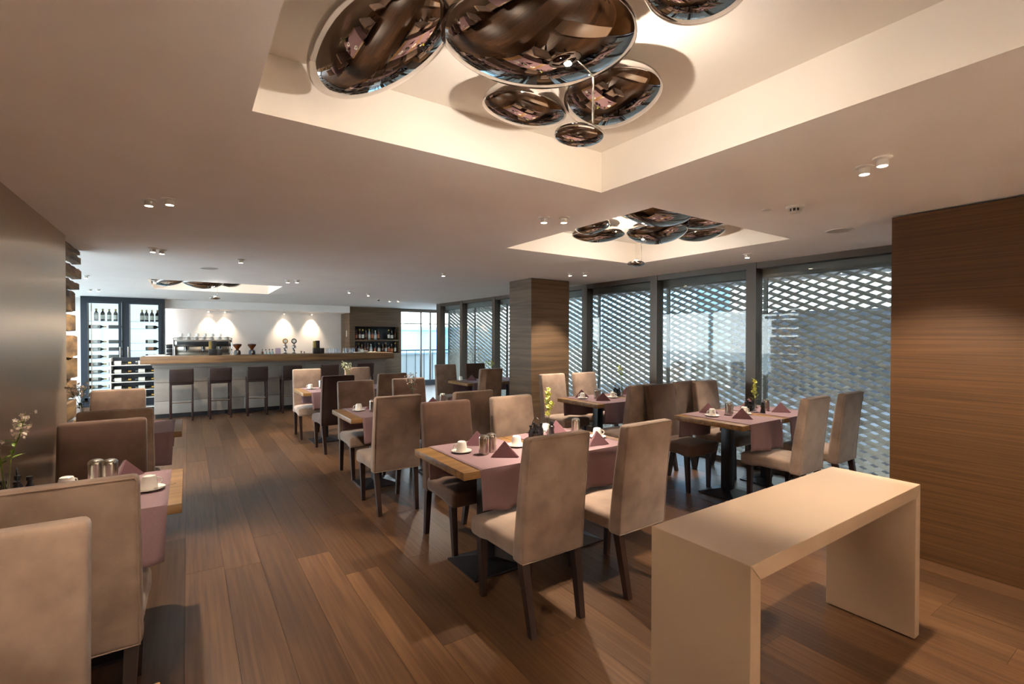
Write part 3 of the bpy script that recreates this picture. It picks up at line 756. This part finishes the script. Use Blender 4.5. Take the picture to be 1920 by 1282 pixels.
# ================================================================== CHANDELIERS
PEBBLES = [  # x, y, z, semi axes, turn, pear
  (-.22, .013, -.175, .306, .258, .105, -.451, .05), (-.625, .415, -.15, .38, .178, .095, -1.42, .15),
  (.085, .504, -.12, .202, .13, .06, -.034, -.15), (.334, .246, -.12, .254, .195, .07, .935, -.15),
  (.07, -.34, -.10, .19, .14, .06, .2, .1), (-.50, -.26, -.11, .22, .16, .065, .6, .2),
  (-.10, -.66, -.11, .26, .16, .065, 0, .15)]
def chandelier(cx, cy, label, turn):
    zt = HC+.24; Rt = Matrix.Rotation(turn, 3, 'Z')
    t = thing('pebble_chandelier', label, 'chandelier', (cx, cy, zt), group='mirror pebble chandeliers')
    for x, y, z, a, b_, c, rz, pear in PEBBLES:
        bm = B(); bmesh.ops.create_uvsphere(bm, u_segments=56, v_segments=44, radius=1)
        for v in bm.verts:
            p = v.co.copy(); w = 1+pear*p.x
            rho = math.hypot(p.x, p.y)
            zz = p.z*.10 if p.z > 0 else -c*max(0, 1-rho**1.75)**.70
            v.co = Matrix.Rotation(rz+turn, 3, 'Z') @ Vector((p.x*a, p.y*b_*w, zz))
        q = Rt @ Vector((x, y, z))
        r = obj('reflector', bm, CHROME, t, q, ang=80)
        obj('mount', lathe(B(), [(0, .06), (.03, .06), (.03, -z), (0, -z)], 12), CHROME, r)
    obj('rod', tube(B(), [(0, 0, -.20), (0, 0, -.40)], .0032, 8), STEEL, t)
    bm = B(); bmesh.ops.create_uvsphere(bm, u_segments=32, v_segments=18, radius=1)
    for v in bm.verts: v.co = Vector((v.co.x*.090, v.co.y*.075, v.co.z*.027))
    d = obj('lamp_head', bm, CHROME, t, (-.035, .03, -.425), ang=80)
    obj('bulb', lathe(B(), [(0, .024), (.016, .024), (.016, .031), (0, .032)], 14), LAMPON, d)
def chandeliers():
    for x, y, l, turn in ((1.14, 1.2, 'large mirror pebble chandelier in the nearest ceiling recess', 0), (3.505, 3.04, 'mirror pebble chandelier in the recess near the window wall', math.radians(82)), (.44, 10.03, 'mirror pebble chandelier in the recess before the bar', .4)):
        chandelier(x, y, l, turn)
        spot_lamp((x-.035, y+.03, 2.262), (x-.035, y+.0301, 3), DISC_POWER, 178, .12, (1, .88, .76), .014)
chandeliers()

# ================================================================== CEILING FITTINGS
def fittings():
    proto = None
    def mk(label):
        t = thing('ceiling_spotlight', label, 'spotlight', group='small white ceiling spotlights')
        obj('rose', lathe(B(), [(0, 0), (.04, 0), (.04, -.006), (.03, -.010), (0, -.010)], 20), WHITEPL, t)
        obj('barrel', lathe(B(), [(0, -.008), (.022, -.008), (.024, -.012), (.024, -.040), (.0215, -.042), (.0215, -.038), (0, -.038)], 18), WHITEPL, t)
        obj('lens', lathe(B(), [(0, -.0385), (.0195, -.0385), (.0195, -.041), (0, -.041)], 16), LAMPON, t)
        return t
    S = [ # x, y, aim offset, power factor, label
     (-.20, 3.83, (.10, -.35), 1.0, 'white ceiling spotlight over the near metal wall table, one of a pair, nearer the wall'),
     (-.09, 3.73, (1.15, .25), 1.0, 'white ceiling spotlight over the near metal wall table, one of a pair, nearer the aisle'),
     (-.28, 5.91, (-.55, .1), 1.0, 'white ceiling spotlight near the board screen, brighter one of its pair'),
     (-.21, 5.98, (.6, .5), .7, 'white ceiling spotlight near the board screen, smaller one of its pair'),
     (2.15, 2.77, (-.2, .2), 1.0, 'white ceiling spotlight over the near centre table, first of two'),
     (2.27, 2.69, (.1, -.3), 1.0, 'white ceiling spotlight over the near centre table, second of two'),
     (2.86, 1.03, (1.1, .0), 1.3, 'white ceiling spotlight above the console, turned off the room'),
     (2.79, .93, (-.1, .15), 1.0, 'brightest white ceiling spotlight above the console'),
     (4.85, 2.79, (-.2, -.1), .9, 'single white ceiling spotlight over the console window table'),
     (2.90, 5.97, (-.4, -.6), .9, 'single white ceiling spotlight in the middle of the room before the pillar'),
     (1.28, 8.06, (.2, -.3), .8, 'white ceiling spotlight over the bar side table, first of a pair'),
     (1.40, 7.98, (.4, .4), .8, 'white ceiling spotlight over the bar side table, second of a pair'),
     (4.30, 4.96, (-.1, -.2), .9, 'white ceiling spotlight in front of the pillar, first of a pair'),
     (4.45, 4.83, (0, .75), .9, 'white ceiling spotlight in front of the pillar, lighting its face'),
     (2.54, 9.27, (0, .3), .8, 'white ceiling spotlight farther down the room toward the bar shelf'),
     (3.05, 9.74, (0, -.5), .8, 'white ceiling spotlight farthest toward the bar shelf'),
     (-1.30, 9.2, (.4, 0), .5, 'white ceiling spotlight in the bay before the wine cabinet, nearer the room'),
     (-1.20, 9.1, (.4, -.3), .5, 'white ceiling spotlight in the bay before the wine cabinet, second of the near pair'),
     (-1.49, 11.7, (0, .8), .5, 'white ceiling spotlight close before the wine cabinet, first of a pair'),
     (-1.36, 11.6, (.5, .5), .5, 'white ceiling spotlight close before the wine cabinet, second of a pair'),
     (3.95, 11.0, (0, .3), .6, 'white ceiling spotlight near the bottle shelf, first of a pair'),
     (4.12, 10.9, (.2, -.6), .6, 'white ceiling spotlight near the bottle shelf, second of a pair'),
     (-.42, 9.3, (.1, 1.2), .8, 'white ceiling spotlight between the recess and the wine cabinet'),
     (-.35, 1.35, (.1, .5), .45, 'white ceiling spotlight over the bottom left table, first of a pair'),
     (-.20, 1.25, (.75, .2), .5, 'white ceiling spotlight over the bottom left table, second of a pair'),
     (3.30, -.60, (.4, -.2), 1.0, 'added fill spotlight along the timber wall, out of view'),  # fill lamp added outside the frame
     (1.1, -1.2, (.1, .2), 1.0, 'added fill spotlight behind the nearest recess, out of view'),  # another added fill lamp, behind the camera
     (.5, 6.2, (.3, .5), .8, 'added ceiling spotlight over the aisle halfway to the bar'),  # lamp added to brighten the aisle floor
    ]
    for x, y, (ax, ay), pf, lab in S:
        if proto is None: proto = mk(lab); proto.location = (x, y, HC)
        else: dup(proto, (x, y, HC), 0, lab)
        spot_lamp((x, y, HC-.048), (x+ax, y+ay, HC-1.6), SPOT_POWER*pf, 64, .55)
    # wall washers under the soffit behind the bar
    bpy.context.view_layer.update()
    for x, k in ((.45, 'the pod rack'), (.82, 'the coffee machine'), (2.25, 'the beer taps'), (2.98, 'the glasses')):
        dup(proto, (x, 14.76, 2.21), 0, 'white soffit spotlight washing the wall behind ' + k)
        spot_lamp((x, 14.76, 2.16), (x, 14.90, 1.25), 36*(.45 if x == .45 else 1), 78, 1.0, (1, .80, .58))
    for i in range(6):          # unseen washers added on the rear wall to lift the room's light
        x = -.3+i*.82
        dup(proto, (x, -2.2, HC), 0, 'added unseen ceiling spotlight washing the rear wall, %s from the metal wall' % ORD[i])
        spot_lamp((x, -2.2, HC-.05), (x, -2.6, 1.3), 120, 100, .9)
    t = thing('smoke_detector', 'white smoke detector with dark slots on the ceiling near the timber wall', 'detector', (3.35, 1.60, HC))
    obj('base', lathe(B(), [(0, 0), (.055, 0), (.055, -.012), (.048, -.016), (0, -.016)], 24), WHITEPL, t)
    obj('dome', lathe(B(), [(.040, -.036), (.030, -.046), (0, -.048)], 24), WHITEPL, t)
    obj('vent_ring', lathe(B(), [(.034, -.016), (.034, -.036)], 24), BLACK, t)
    me = mesh('rib', box(B(), .033, .041, -.003, .003, -.037, -.015), WHITEPL, smooth=False)
    for i in range(10): link('rib', me, t, (0, 0, 0), i*2*PI/10)
    t = thing('ceiling_sensor', 'small white sensor plate on the ceiling beside the smoke detector', 'sensor', (3.27, 1.75, HC))
    obj('plate', lathe(B(), [(0, 0), (.03, 0), (.03, -.006), (0, -.008)], 20), WHITEPL, t); obj('eye', lathe(B(), [(0, -.007), (.008, -.009), (0, -.013)], 12), WHITEPL, t)
    for x, y, l in ((4.40, 1.755, 'round flush ceiling speaker by the window wall'), (.23, 7.25, 'round flush ceiling speaker over the aisle before the bar')):
        t = thing('ceiling_speaker', l, 'speaker', (x, y, HC))
        obj('rim', lathe(B(), [(.085, 0), (.10, 0), (.10, -.004), (.094, -.007), (.085, -.004)], 32), WHITEPL, t); obj('grille', lathe(B(), [(0, -.003), (.085, -.003), (.085, 0), (0, 0)], 32), base('speaker_grille', '#b5aea6', .7), t)
    t = thing('ceiling_sensor', 'small dark ceiling sensor near the bottle shelf', 'sensor', (3.65, 10.9, HC))
    obj('base', lathe(B(), [(0, 0), (.04, 0), (.035, -.02), (0, -.02)], 16), WHITEPL, t); obj('eye', lathe(B(), [(0, -.018), (.025, -.02), (.02, -.04), (0, -.045)], 16), BLACK, t)
fittings()

# ================================================================== BAR
def bottle_bm(kind, h=.30):
    prof = {'wine': [(0, 0), (.036, 0), (.038, .004), (.038, .19), (.034, .21), (.016, .24), (.0145, .25), (.0145, .295), (.016, .296), (.016, .305), (0, .305)],
            'spirit': [(0, 0), (.040, 0), (.042, .004), (.042, .15), (.036, .175), (.016, .20), (.015, .245), (.018, .246), (.018, .275), (0, .275)],
            'slim': [(0, 0), (.030, 0), (.032, .004), (.032, .20), (.020, .235), (.013, .26), (.013, .30), (.016, .301), (.016, .32), (0, .32)]}[kind]
    s = h/prof[-1][1]
    return lathe(B(), [(r, z*s) for r, z in prof], 14)
BOT = {}
def bottle(kind, mat, lab, loc, label, h=.29, cat='bottle', group=None, lying=0):
    key = (kind, mat.name, lab.name if lab else None, h, lying)
    if key not in BOT:
        t = thing('wine_bottle' if kind == 'wine' else 'spirit_bottle', label, cat, loc, 0, group)
        R = Matrix.Rotation(PI/2, 4, 'Y') if lying else Matrix.Identity(4)
        bm = bottle_bm(kind, h); bmesh.ops.transform(bm, matrix=R, verts=bm.verts); obj('body', bm, mat, t)
        if lab:
            rr = {'wine': .0388, 'spirit': .0428, 'slim': .0328}[kind]
            bm = lathe(B(), [(rr, h*.15), (rr, h*.50)], 14); bmesh.ops.transform(bm, matrix=R, verts=bm.verts); obj('paper_label', bm, lab, t)
        bm = lathe(B(), [(.0165, h*.85), (.0175, h*.86), (.0175, h*1.005), (0, h*1.008)], 10); bmesh.ops.transform(bm, matrix=R, verts=bm.verts); obj('cap', bm, GOLD if lab is LABELM else BLACK, t)
        BOT[key] = t
        return t
    return dup(BOT[key], loc, 0, label, group)
def bar():
    cx, cy = 1.62, 11.2
    t = thing('bar_counter', 'long bar counter with thick walnut slab and taupe panelled front', 'bar', (cx, cy, 0))
    def bx(name, x0, x1, y0, y1, z0, z1, mat, bev=.003): return obj(name, box(B(), x0-cx, x1-cx, y0-cy, y1-cy, z0, z1, bev), mat, t)
    bx('slab', -.70, 3.95, 10.70, 11.36, 1.035, 1.165, BARWOOD, .004)
    bx('moulding', -.56, 3.87, 10.93, 11.32, 1.0, 1.035, BARGREY); bx('moulding', -.54, 3.85, 10.98, 11.32, .95, 1.0, BARGREY)
    bx('core', -.48, 3.82, 11.09, 11.30, 0, .95, BLACK, 0)
    bx('kick_base', -.50, 3.84, 11.08, 11.32, 0, .08, BLACK, 0)
    rr = random.Random(2)
    for (z0, z1, st) in ((.083, .318, 0), (.322, .668, .6), (.672, .948, .3)):
        x = -.52; first = True
        while x < 3.84:
            L = 1.45 - (st if first else 0); first = False; x1 = min(3.85, x+L); d = rr.choice((0, .012, .006))
            bx('front_panel', x+.002, x1-.002, 11.045-d, 11.09, z0, z1, BARGREY, .003); x = x1
    bx('end_panel', -.52, -.49, 11.09, 11.32, .083, .948, BARGREY)
    # back counter under the coffee machine
    t = thing('back_counter', 'low dark back counter under the coffee machine', 'counter', (1.5, 13.35, 0))
    obj('worktop', box(B(), -1.9, 1.9, -.33, .33, .92, .96, .003), BARWOOD, t)
    for i in range(5): obj('cabinet_door', box(B(), -1.88+i*.755, -1.88+i*.755+.745, -.31, -.29, .1, .91, .002), BARGREY, t)
    obj('carcass', box(B(), -1.89, 1.89, -.29, .32, .0, .92), BLACK, t)
    # stools
    s0 = thing('bar_stool', 'dark leather bar stool at the wine rack end of the bar', 'stool', (-.095, 10.66, 0), group='bar stools')
    def lean(p): return Vector((p.x, p.y - .03*((p.z+.12)/.24), p.z))
    obj('backrest', rbox(B(), .37, .055, .255, .018, 3, lean, (0, -.20, .825)), LEATHER, s0)
    obj('seat', rbox(B(), .37, .40, .085, .025, 3, None, (0, 0, .70)), LEATHER, s0)
    for sx in (-1, 1):
        for y in (-.175, .165): obj('leg', box(B(), sx*.165-.017, sx*.165+.017, y-.017, y+.017, 0, .665, .002), LEG, s0)
    obj('footrest', tube(B(), [(-.165, -.175, .345), (.165, -.175, .345)], .008, 8), STEEL, s0)
    obj('footrest', tube(B(), [(-.165, .165, .30), (.165, .165, .30)], .008, 8), STEEL, s0)
    for sx in (-1, 1): obj('side_rail', tube(B(), [(sx*.165, -.175, .40), (sx*.165, .165, .40)], .007, 8), LEG, s0)
    bpy.context.view_layer.update()
    for x, k in ((.50, 'second'), (1.125, 'third'), (1.74, 'fourth'), (2.46, 'fifth'), (3.20, 'sixth')):
        dup(s0, (x, 10.66, 0), random.Random(k).uniform(-.04, .04), 'dark leather bar stool, %s along the bar from the wine rack' % k)
    zb = 1.165; zc = .96
    # coffee machine
    t = thing('espresso_machine', 'wide chrome and black espresso machine behind the bar', 'coffee machine', (.30, 13.3, zc))
    obj('base_tray', box(B(), -.56, .56, -.24, .24, .03, .12, .006), BLACK, t); obj('body', box(B(), -.54, .54, .02, .24, .12, .46, .012), STEEL, t)
    obj('head', box(B(), -.55, .55, -.16, .24, .34, .50, .015), STEEL, t); obj('front_band', box(B(), -.50, .50, -.168, -.16, .385, .46, .002), BLACK, t)
    obj('drip_grid', box(B(), -.53, .53, -.25, .02, .12, .135, .002), STEEL, t)
    for sx in (-1, 1): obj('side_cheek', box(B(), sx*.565-.012, sx*.565+.012, -.20, .24, .04, .54, .02), CHROME, t)
    obj('cup_rail', tube(B(), [(-.55, -.16, .54), (.55, -.16, .54)], .007, 8), CHROME, t)
    for i in range(3):
        g = obj('group_head', lathe(B(), [(0, -.01), (.038, -.01), (.038, .05), (.045, .08), (0, .08)], 18), CHROME, t, (-.33+i*.33, -.10, .26))
        obj('portafilter', tube(B(), [(0, -.03, .0), (0, -.17, -.02)], .012, 8), BLACK, g)
    for i in range(4): obj('foot', lathe(B(), [(0, 0), (.03, 0), (.025, .03), (0, .03)], 12), BLACK, t, (-.5 if i % 2 else .5, -.18 if i < 2 else .18, 0))
    cnt = 0
    for r_ in range(2):
        for i in range(7):
            place('c', mk_cup, .30-.46+i*.153+r_*.03, 13.23+r_*.12, zc+.50, .6+i, 'white cup warming on the espresso machine, %s in the %s row' % (ORD[i], 'front' if r_ == 0 else 'rear')); cnt += 1
    for i in range(6):
        place('c', mk_cup, .30-.42+i*.153, 13.29, zc+.571, .3+i, 'white cup on the upper tier of the espresso machine, %s from the pod rack' % ORD[i])
    # left stack of black drawers
    t = thing('pod_rack', 'small black four tier rack beside the espresso machine', 'rack', (-.33, 13.25, zc))
    obj('case', box(B(), -.075, .075, -.06, .10, 0, .40, .003), STEEL, t)
    for i in range(4): obj('tray', box(B(), -.066, .066, -.075, -.05, .02+i*.095, .10+i*.095, .003), BLACK, t)
    # grinders on the bar
    for x, k in ((.83, 'first'), (1.09, 'second')):
        t = thing('coffee_grinder', 'small black coffee grinder with funnel hopper on the bar, %s from the wine rack' % k, 'grinder', (x, 11.12, zb))
        obj('body', lathe(B(), [(0, 0), (.062, 0), (.062, .05), (.05, .085), (.03, .095), (0, .095)], 20), NAVY if k == 'second' else BLACK, t)
        obj('chute', box(B(), -.014, .014, -.07, -.04, .0, .085, .004), STEEL, t)
        obj('hopper', lathe(B(), [(.022, .09), (.030, .12), (.076, .185), (.078, .205), (.074, .205), (.07, .187), (.02, .12)], 24), AMBERGL, t)
        obj('lid', lathe(B(), [(0, .21), (.078, .205), (.078, .212), (0, .222)], 24), BLACK, t)
    # beer taps with round medallions
    for x, k, gm in ((1.715, 'gold', GOLD), (1.885, 'green', GREENGL)):
        t = thing('beer_tap', 'ornate chrome beer tap with round %s medallion on the bar' % k, 'tap', (x, 11.12, zb))
        obj('column', lathe(B(), [(0, 0), (.04, 0), (.042, .01), (.022, .03), (.018, .05), (.028, .09), (.042, .14), (.040, .165), (.020, .19), (.016, .215), (0, .22)], 20), CHROME, t)
        bm = lathe(B(), [(0, -.010), (.048, -.010), (.055, 0), (.048, .010), (0, .012)], 26); bmesh.ops.rotate(bm, verts=bm.verts, matrix=Matrix.Rotation(PI/2, 3, 'X'))
        md = obj('medallion', bm, gm, t, (0, 0, .27)); bm = lathe(B(), [(0, .0125), (.034, .0125), (.034, .0105), (0, .0105)], 22); bmesh.ops.rotate(bm, verts=bm.verts, matrix=Matrix.Rotation(PI/2, 3, 'X')); obj('emblem', bm, PORC, md)
        obj('spout', tube(B(), [(0, -.03, .14), (0, -.08, .145), (0, -.10, .12), (0, -.10, .09)], .009, 8), CHROME, t)
    t = thing('menu_stand', 'pale lilac menu card standing on the bar beside the beer taps', 'sign', (1.575, 11.12, zb))
    obj('card', box(B(), -.052, .052, -.003, .003, .006, .125), base('lilac_card', '#b7a3b4', .7), t); obj('foot', box(B(), -.055, .055, -.025, .025, 0, .007, .001), TUMBLER, t)
    for i, x in enumerate((1.28, 1.345, 1.41, 1.47)):
        t = thing('cruet_bottle', 'small oil bottle on the bar before the menu card, %s of four' % ORD[i], 'bottle', (x, 11.12, zb), group='small bottles beside the menu card')
        obj('body', lathe(B(), [(0, 0), (.022, 0), (.022, .045), (.008, .062), (.008, .085), (0, .085)], 12), CLEARGL if i else AMBERGL, t); obj('stopper', lathe(B(), [(.010, .084), (.016, .095), (.010, .108), (0, .11)], 12), STEEL, t)
    for i, x in enumerate((2.03, 2.09)):
        t = thing('spirit_measure', 'tiny steel measure on the bar, %s past the beer taps' % ORD[i], 'measure', (x, 11.12, zb)); obj('cup', lathe(B(), [(0, 0), (.018, 0), (.009, .028), (.018, .055-.012*i), (.016, .055-.012*i), (0, .03)], 14), STEEL, t)
    for x, k in ((.44, 'before the espresso machine'), (2.37, 'past the beer taps')):
        t = thing('bar_caddy', 'black bar caddy with tall napkin holder on the bar %s' % k, 'caddy', (x, 11.12, zb))
        obj('box', box(B(), -.10, .04, -.06, .06, 0, .12, .003), BLACK, t); obj('tall_holder', box(B(), -.05, .03, -.04, .045, .12, .28, .003), BLACK, t); obj('napkin_stack', box(B(), -.095, -.052, -.045, .045, .12, .27, .002), base('kraft_paper', '#8d7a3f', .8), t); obj('straw_pot', box(B(), .05, .125, -.045, .045, 0, .115, .003), BLACK, t)
    t = thing('white_tray', 'flat white tray with folded cloths at the wine rack end of the bar', 'tray', (-.47, 11.05, zb))
    obj('plate', box(B(), -.17, .20, -.10, .10, 0, .014, .003), PORC, t); obj('cloth_stack', box(B(), -.12, .12, -.08, .08, .014, .03, .004), LABELM, t)
    def hi(label):
        ob = obj('drinking_glass', lathe(B(), [(.036, 0), (.038, .002), (.030, .108), (.028, .112), (0, .112), (0, .106), (.027, .106), (.035, 0)], 20), TUMBLER)
        return tag(ob, label, 'glass', 'upturned tumblers on the bar')
    gx = [2.56, 2.635, 2.71, 2.785, 2.93, 3.00, 3.07, 3.14]
    for i, x in enumerate(gx): place('hi', hi, x, 11.1 + .05*(i % 2), zb, 0, 'upturned clear tumbler on the bar, %s of the row before the bottle shelf' % ORD[i])
    ob = obj('serving_bowl', lathe(B(), [(0, 0), (.04, 0), (.09, .05), (.086, .05), (.04, .008), (0, .008)], 24), PORC, None, (3.38, 11.1, zb)); tag(ob, 'small white bowl on the bar before the bottle shelf', 'bowl')
    for i, x in enumerate((3.24, 3.56)):
        ob = obj('folded_towel', box(B(), -.10, .10, -.08, .08, 0, .018, .006), LABELM, None, (x, 11.1, zb)); tag(ob, 'folded white bar towel %s the white bowl' % ('before' if i == 0 else 'past'), 'towel')

    # bottle shelf unit
    x0, x1, y0, y1 = 3.84, 5.38, 14.0, YB
    t = thing('bottle_cabinet', 'tall oak veneered bottle cabinet with two dark niches at the end of the bar', 'cabinet', ((x0+x1)/2, y0, 0)); X0, X1 = -(x1-x0)/2, (x1-x0)/2
    def cb(name, a, c, d, e, z0, z1, mat): return obj(name, box(B(), a, c, d, e, z0, z1, .002), mat, t)
    n0, n1 = X0+.16, X1-.06
    cb('upper_panel', X0, X1, 0, .9, 1.83, HC-.01, VENEER2); cb('lower_panel', X0, X1, 0, .9, 0, 1.04, VENEER2)
    cb('side_panel', X0, n0, 0, .9, 1.04, 1.83, VENEER2); cb('side_panel', n1, X1, 0, .9, 1.04, 1.83, VENEER2)
    cb('niche_back', n0, n1, .30, .34, 1.04, 1.83, BLACK); cb('shelf', n0, n1, .01, .30, 1.40, 1.445, VENEER2)
    sw = thing('light_switch', 'small pale switch plate on the side of the bottle cabinet', 'switch', (x0, 14.28, 1.62)); obj('plate', box(B(), -.012, 0, -.04, .04, -.09, .09, .003), WHITEPL, sw); obj('rocker', box(B(), -.016, -.010, -.025, .025, -.05, .05, .002), WHITEPL, sw)
    mats = [(DARKGL, LABELM), (AMBERGL, LABELR), (AMBERGL, None), (GREENGL, LABELM), (AMBERGL, LABELM), (CLEARGL, LABELM), (DARKGL, LABELR)]
    r = random.Random(9)
    up = [4.06, 4.165, 4.26, 4.355, 4.45, 4.54, 4.63, 4.72, 5.04, 5.14, 5.24]; lo = [4.05, 4.14, 4.23, 4.32, 4.41, 4.50, 4.62, 4.74, 4.86, 4.95, 5.04, 5.13, 5.24]
    for i, x in enumerate(up):
        m_, l_ = mats[(i*3+r.randint(0, 1)) % 7]; k = ('spirit', 'slim', 'wine')[i % 3]
        bottle(k, m_, l_, (x, 14.12, 1.445), 'bottle in the upper niche of the bottle cabinet, %s from its bar side' % ORD[i], (.27, .31, .30)[i % 3], group='bottles in the upper niche')
    for i, x in enumerate(lo):
        m_, l_ = mats[(i*2+r.randint(0, 2)) % 7]; k = ('slim', 'spirit', 'wine')[(i*2) % 3]
        bottle(k, m_, l_, (x, 14.12, 1.04), 'bottle in the lower niche of the bottle cabinet, %s from its bar side' % ORD[i], (.31, .27, .30)[(i*2) % 3], group='bottles in the lower niche')
bar()

# ================================================================== WINE
def wine():
    x0, x1, yf = -1.90, -.44, 13.70
    t = thing('wine_cabinet', 'tall dark steel wine cabinet with two backlit glass doors', 'cabinet', ((x0+x1)/2, yf, 0)); X0 = -.73
    def cb(name, a, c, d, e, z0, z1, mat, par=t): return obj(name, box(B(), a, c, d, e, z0, z1), mat, par)
    cb('top', X0, -X0, 0, .6, 2.30, HC-.005, NAVY); cb('plinth', X0, -X0, 0, .6, 0, .12, NAVY)
    cb('side_panel', X0, X0+.06, 0, .6, .12, 2.3, NAVY); cb('side_panel', -X0-.06, -X0, 0, .6, .12, 2.3, NAVY); cb('divider', -.04, .04, .02, .6, .12, 2.3, NAVY)
    cb('back_panel', X0, -X0, .586, .60, .12, 2.3, NAVY); cb('daylight_panel', X0+.06, -X0-.06, .57, .585, .12, 2.3, DAYGLOW)  # glowing sheet added in place of daylight from behind
    for s in (-1, 1):
        a, c = (X0+.06, -.04) if s < 0 else (.04, -X0-.06)
        d = cb('door', a, c, -.035, -.005, 2.25, 2.30, NAVY)
        for nm, q in (('stile', (a, a+.055)), ('stile', (c-.055, c))): cb(nm, q[0], q[1], -.035, -.005, .12, 2.25, NAVY, d)
        cb('bottom_rail', a, c, -.035, -.005, .12, .20, NAVY, d); cb('glass', a+.055, c-.055, -.024, -.018, .20, 2.25, PANE, d)
        cb('pull', (c-.04 if s < 0 else a+.02), (c-.02 if s < 0 else a+.04), -.06, -.035, 1.0, 1.3, STEEL, d)
    for k in range(11):
        z = .22+k*.165
        if k == 8: continue
        for a, c in ((X0+.06, -.04), (.04, -X0-.06)): cb('shelf', a, c, .05, .50, z-.006, z, pane_mat('shelf_glass', (.55, .68, .74, 1), 1.5))
    for sx in (X0+.12, X0+.17, .10): cb('ladder_rail', sx-.008, sx+.008, .06, .075, .2, 2.25, base('copper_rail', '#b58a6b', .35, .6))
    g = 'wine bottles in the backlit cabinet'
    xs = (-1.66, -1.55, -1.44, -1.33, -.86, -.78, -.68, -.58)
    for i, x in enumerate(xs): bottle('wine', DARKGL if i % 2 else GREENGL, LABELM, (x, 13.86, .22+10*.165), 'wine bottle standing on the top shelf of the backlit cabinet, %s from the board screen' % ORD[i], .27, group=g)
    r = random.Random(4)
    for k in range(10):
        if k == 8: continue
        z = .22+k*.165+.039
        for i, x in enumerate((-1.78, -1.45, -.86+.0, -.80)):
            if i == 2: continue
            if i == 3 and k < 3: continue
            lb = LABELM if i != 1 else None
            x = x if i < 3 else -.80
            bottle('wine', DARKGL if (k+i) % 3 else GREENGL, (LABELR if (k == 6 and i == 3) else lb), (x, 13.84, z), 'wine bottle lying on the %s shelf up in the backlit cabinet, %s' % (ORD[k], ('screen side', 'middle bay', '', 'bar side')[i]), .29, group=g, lying=1)
    # low open wine rack at the end of the bar
    t = thing('wine_rack', 'low white open wine rack at the end of the bar', 'rack', (-.86, 11.75, 0)); ys = 0
    for z in (.16, .345, .50, .66, .82, .98): obj('shelf', box(B(), -.36, .36, 0, .30, z-.012, z, .001), PORC, t)
    obj('back_board', box(B(), -.36, .36, .29, .31, .10, 1.12), NAVY, t); obj('plinth', box(B(), -.36, .36, .02, .30, 0, .148), NAVY, t)
    for sx in (-.35, .35): obj('upright', box(B(), sx-.01, sx+.01, 0, .30, .148, 1.12, .001), PORC, t)
    for k, z in enumerate((.345, .50, .66, .82, .98)):
        for i, x in enumerate((-1.20, -.84)):
            bottle('wine', DARKGL, LABELM, (x, 11.83, z+.039), 'wine bottle lying on the %s shelf of the low white wine rack, %s' % (ORD[k], ('screen side', 'bar side')[i]), .29, group='bottles in the low wine rack', lying=1)
wine()

def tidy():
    for ob in list(bpy.data.objects):
        if ob.parent is not None and 'category' in ob: del ob['category']
tidy()
